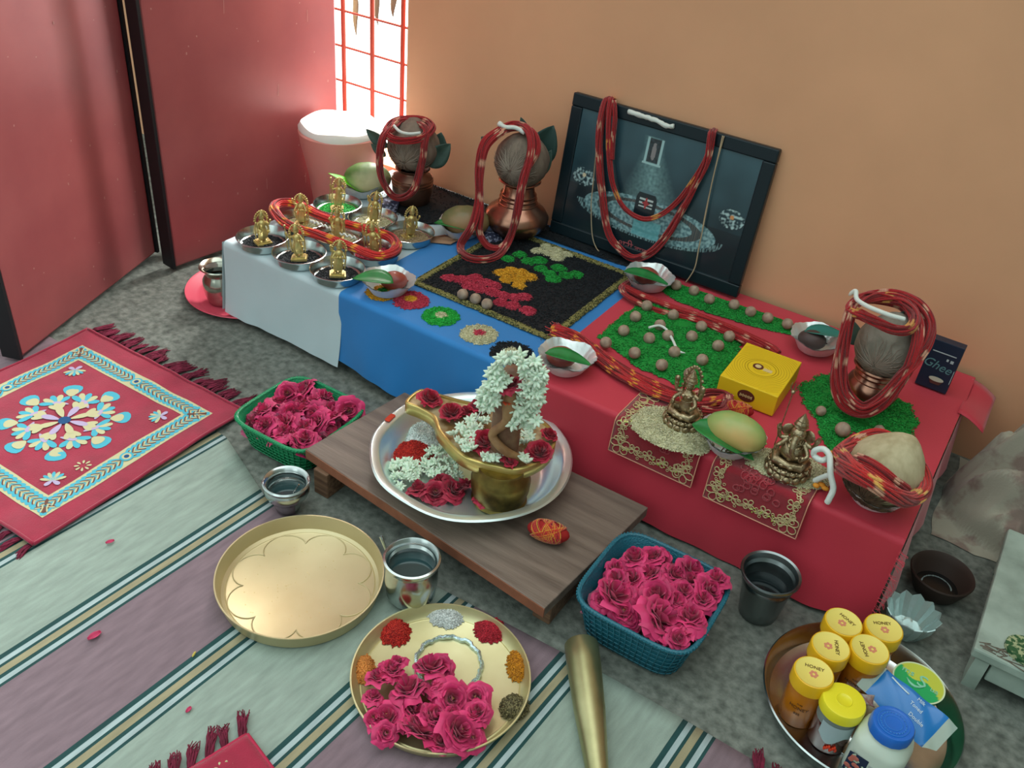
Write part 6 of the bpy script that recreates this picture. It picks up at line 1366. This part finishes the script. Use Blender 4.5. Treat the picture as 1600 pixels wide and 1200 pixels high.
def rosace(cx, cy, s=1.0, n=8, full=True):
    for k in range(n if full else 8):
        a = 2 * PI * k / 8 + PI / 8
        if full:
            petal(mb, cx + .078 * s * math.cos(a - PI / 8), cy + .078 * s * math.sin(a - PI / 8), a - PI / 8, .034 * s, .046 * s, 2, .0008)
            petal(mb, cx + .076 * s * math.cos(a - PI / 8), cy + .076 * s * math.sin(a - PI / 8), a - PI / 8, .024 * s, .030 * s, 1, .0010)
            for j in (-2, -1, 0, 1, 2): petal(mb, cx + .058 * s * math.cos(a) , cy + .058 * s * math.sin(a), a + j * .55, .030 * s, .015 * s, 1 if j % 2 else 2, .0012 + .0001 * j)
            petal(mb, cx + .050 * s * math.cos(a - PI / 8), cy + .050 * s * math.sin(a - PI / 8), a + .9, .030 * s, .014 * s, 4, .0016)
            for j in (-1, 0, 1): petal(mb, cx + .034 * s * math.cos(a), cy + .034 * s * math.sin(a), a + j * .5, .026 * s, .014 * s, 1, .0018)
        petal(mb, cx + .010 * s * math.cos(a), cy + .010 * s * math.sin(a), a, .034 * s, .017 * s, 1 if k % 2 else 4, .0020 + .0001 * (k % 2))
    mb.add([(cx + .011 * s * math.cos(2 * PI * i / 14), cy + .011 * s * math.sin(2 * PI * i / 14), .0024) for i in range(14)], [tuple(range(14))], 5)
rosace(0, 0, 1.12)
for cx, cy in ((IX - bwid - .028, 0 + .125), (IX - bwid - .028, -.125), (-IX + bwid + .028, .125), (-IX + bwid + .028, -.125)):
    a0 = math.atan2(-cy, -cx)
    for j in range(-3, 4): petal(mb, cx, cy, a0 + j * .42, .024, .009, 1 if j % 2 else 2, .0014)
    for j in (-1, 1): petal(mb, cx, cy, a0 + PI + j * .8, .018, .012, 4, .0016)
for k in range(8): a = k * PI / 4; petal(mb, .142 + .006 * math.cos(a), -.066 + .006 * math.sin(a), a, .010, .006, 1, .0012)
mb.map(lambda p: Vector((p.x, p.y, p.z + wav(p.x, p.y))))
pm = thing('prayer_mat', 'red velvet prayer mat with a teal and cream flower border and tassels', 'mat', MC, math.radians(1.5)); mb.build('mat_body', mats_, pm, sharp=0)
mb = MB()
for a, b in (((-HX, -HY), (HX, -HY)), ((HX, -HY), (HX, HY)), ((HX, HY), (-HX, HY)), ((-HX, HY), (-HX, -HY))):
    mb.tube([(a[0] + (b[0] - a[0]) * i / 40, a[1] + (b[1] - a[1]) * i / 40, wav(a[0] + (b[0] - a[0]) * i / 40, a[1] + (b[1] - a[1]) * i / 40)) for i in range(41)], .0035, 6)
mb.build('mat_hem', m_mat, pm, sharp=0)
def tassel(x, y, ang, L, rnd, parent, z=.006):
    mb = MB(); d = Vector((math.cos(ang), math.sin(ang), 0)); s = Vector((-d.y, d.x, 0))
    for k in range(24):
        o = s * rnd.uniform(-.006, .006); e = s * rnd.uniform(-.009, .009); l = L * rnd.uniform(.75, 1.1)
        mb.tube([Vector((x, y, z)) + o * .6, Vector((x, y, z)) + d * l * .3 + o + Vector((0, 0, rnd.uniform(0, .004))), Vector((x, y, .0)) + d * l * .7 + o + e * .5 + Vector((0, 0, rnd.uniform(.002, .006))), Vector((x, y, 0)) + d * l + e + Vector((0, 0, .002))], [.0013, .0013, .0011, .0007], 4)
    return mb.build('tassel', m_tass, parent, sharp=0)
rnd = random.Random(12)
for k in range(26): x = -HX + .006 + (2 * HX - .012) * k / 25; tassel(x, HY, PI / 2 + rnd.uniform(-.55, .25), rnd.uniform(.045, .066), rnd, pm)
for k in range(19): x = -HX + .008 + (2 * HX - .016) * k / 18; tassel(x, -HY, -PI / 2 + rnd.uniform(-.5, .5), rnd.uniform(.03, .045), rnd, pm)
# second red mat, mostly below the frame
c0 = P(386, 1148, .009); mm_ = thing('prayer_mat', 'corner of a second red velvet mat with tassels at the bottom of the view', 'mat', c0, math.radians(-14))
mb = MB(); mb.grid(lambda u, w: (.26 * u + .0, -.30 * w, .002 * noise.noise(Vector((u * 9, w * 9, 1)))), 30, 30); 
for k in range(8): a = k * PI / 4; petal(mb, .030 + .005 * math.cos(a), -.052 + .005 * math.sin(a), a, .009, .005, 1, .0035)
mb.build('mat_body', mats_, mm_, sharp=0, solid=.003)
mb = MB(); mb.tube([(0, -.30 * i / 20, 0) for i in range(21)], .0035, 6); mb.tube([(.26 * i / 20, 0, 0) for i in range(21)], .0035, 6); mb.build('mat_hem', mat('mat_hem_pink', '#b02848', .9), mm_, sharp=0)
for k in range(9): tassel(.0, -.008 - .026 * k, PI - .45 + rnd.uniform(-.25, .25), rnd.uniform(.035, .048), rnd, mm_, z=.0)
c1_ = P(1182, 1208, .008); m3 = thing('prayer_mat', 'dark maroon tassels of a third mat at the bottom edge, below the honey plate', 'mat', c1_, math.radians(-25))
mb = MB(); mb.grid(lambda u, w: (.22 * u, -.22 * w, 0), 8, 8); mb.build('mat_body', m_mat, m3, sharp=0, solid=.003)
for k in range(5): tassel(.006 + .03 * k, 0, PI / 2 + .75 + rnd.uniform(-.2, .2), .045, rnd, m3, z=0)

# fallen petals and a grain on the rug
for (u, v), s, lb in (((172, 847), .008, 'small pink petal on the grey rug band below the prayer mat'), ((148, 994), .012, 'curled magenta petal on the mauve rug band'), ((295, 1109), .006, 'tiny red petal on the grey rug band above the second mat')):
    mb = MB(); mb.grid(lambda a, b: ((a - .5) * s * math.sin(PI * (.1 + .8 * b)), (b - .5) * s * 1.8, .3 * s * ((a - .5) ** 2 * 4)), 5, 5, col=hx('#c02a5c')); mb.build('rose_petal', m_rose, loc=P(u, v, .006), rot=(0, 0, rr.uniform(-.5, .5)), label=lb, cat='petal', sharp=0, solid=.0006)
mb = MB(); mb.ell((0, 0, 0), (.002, .006, .0015), 8, 6); mb.build('yellow_petal', mat('yellow_petal', '#b8a850', .6), loc=P(303, 1022, .007), rot=(0, 0, .4), label='single yellow petal lying at the stripe of the rug', cat='petal')
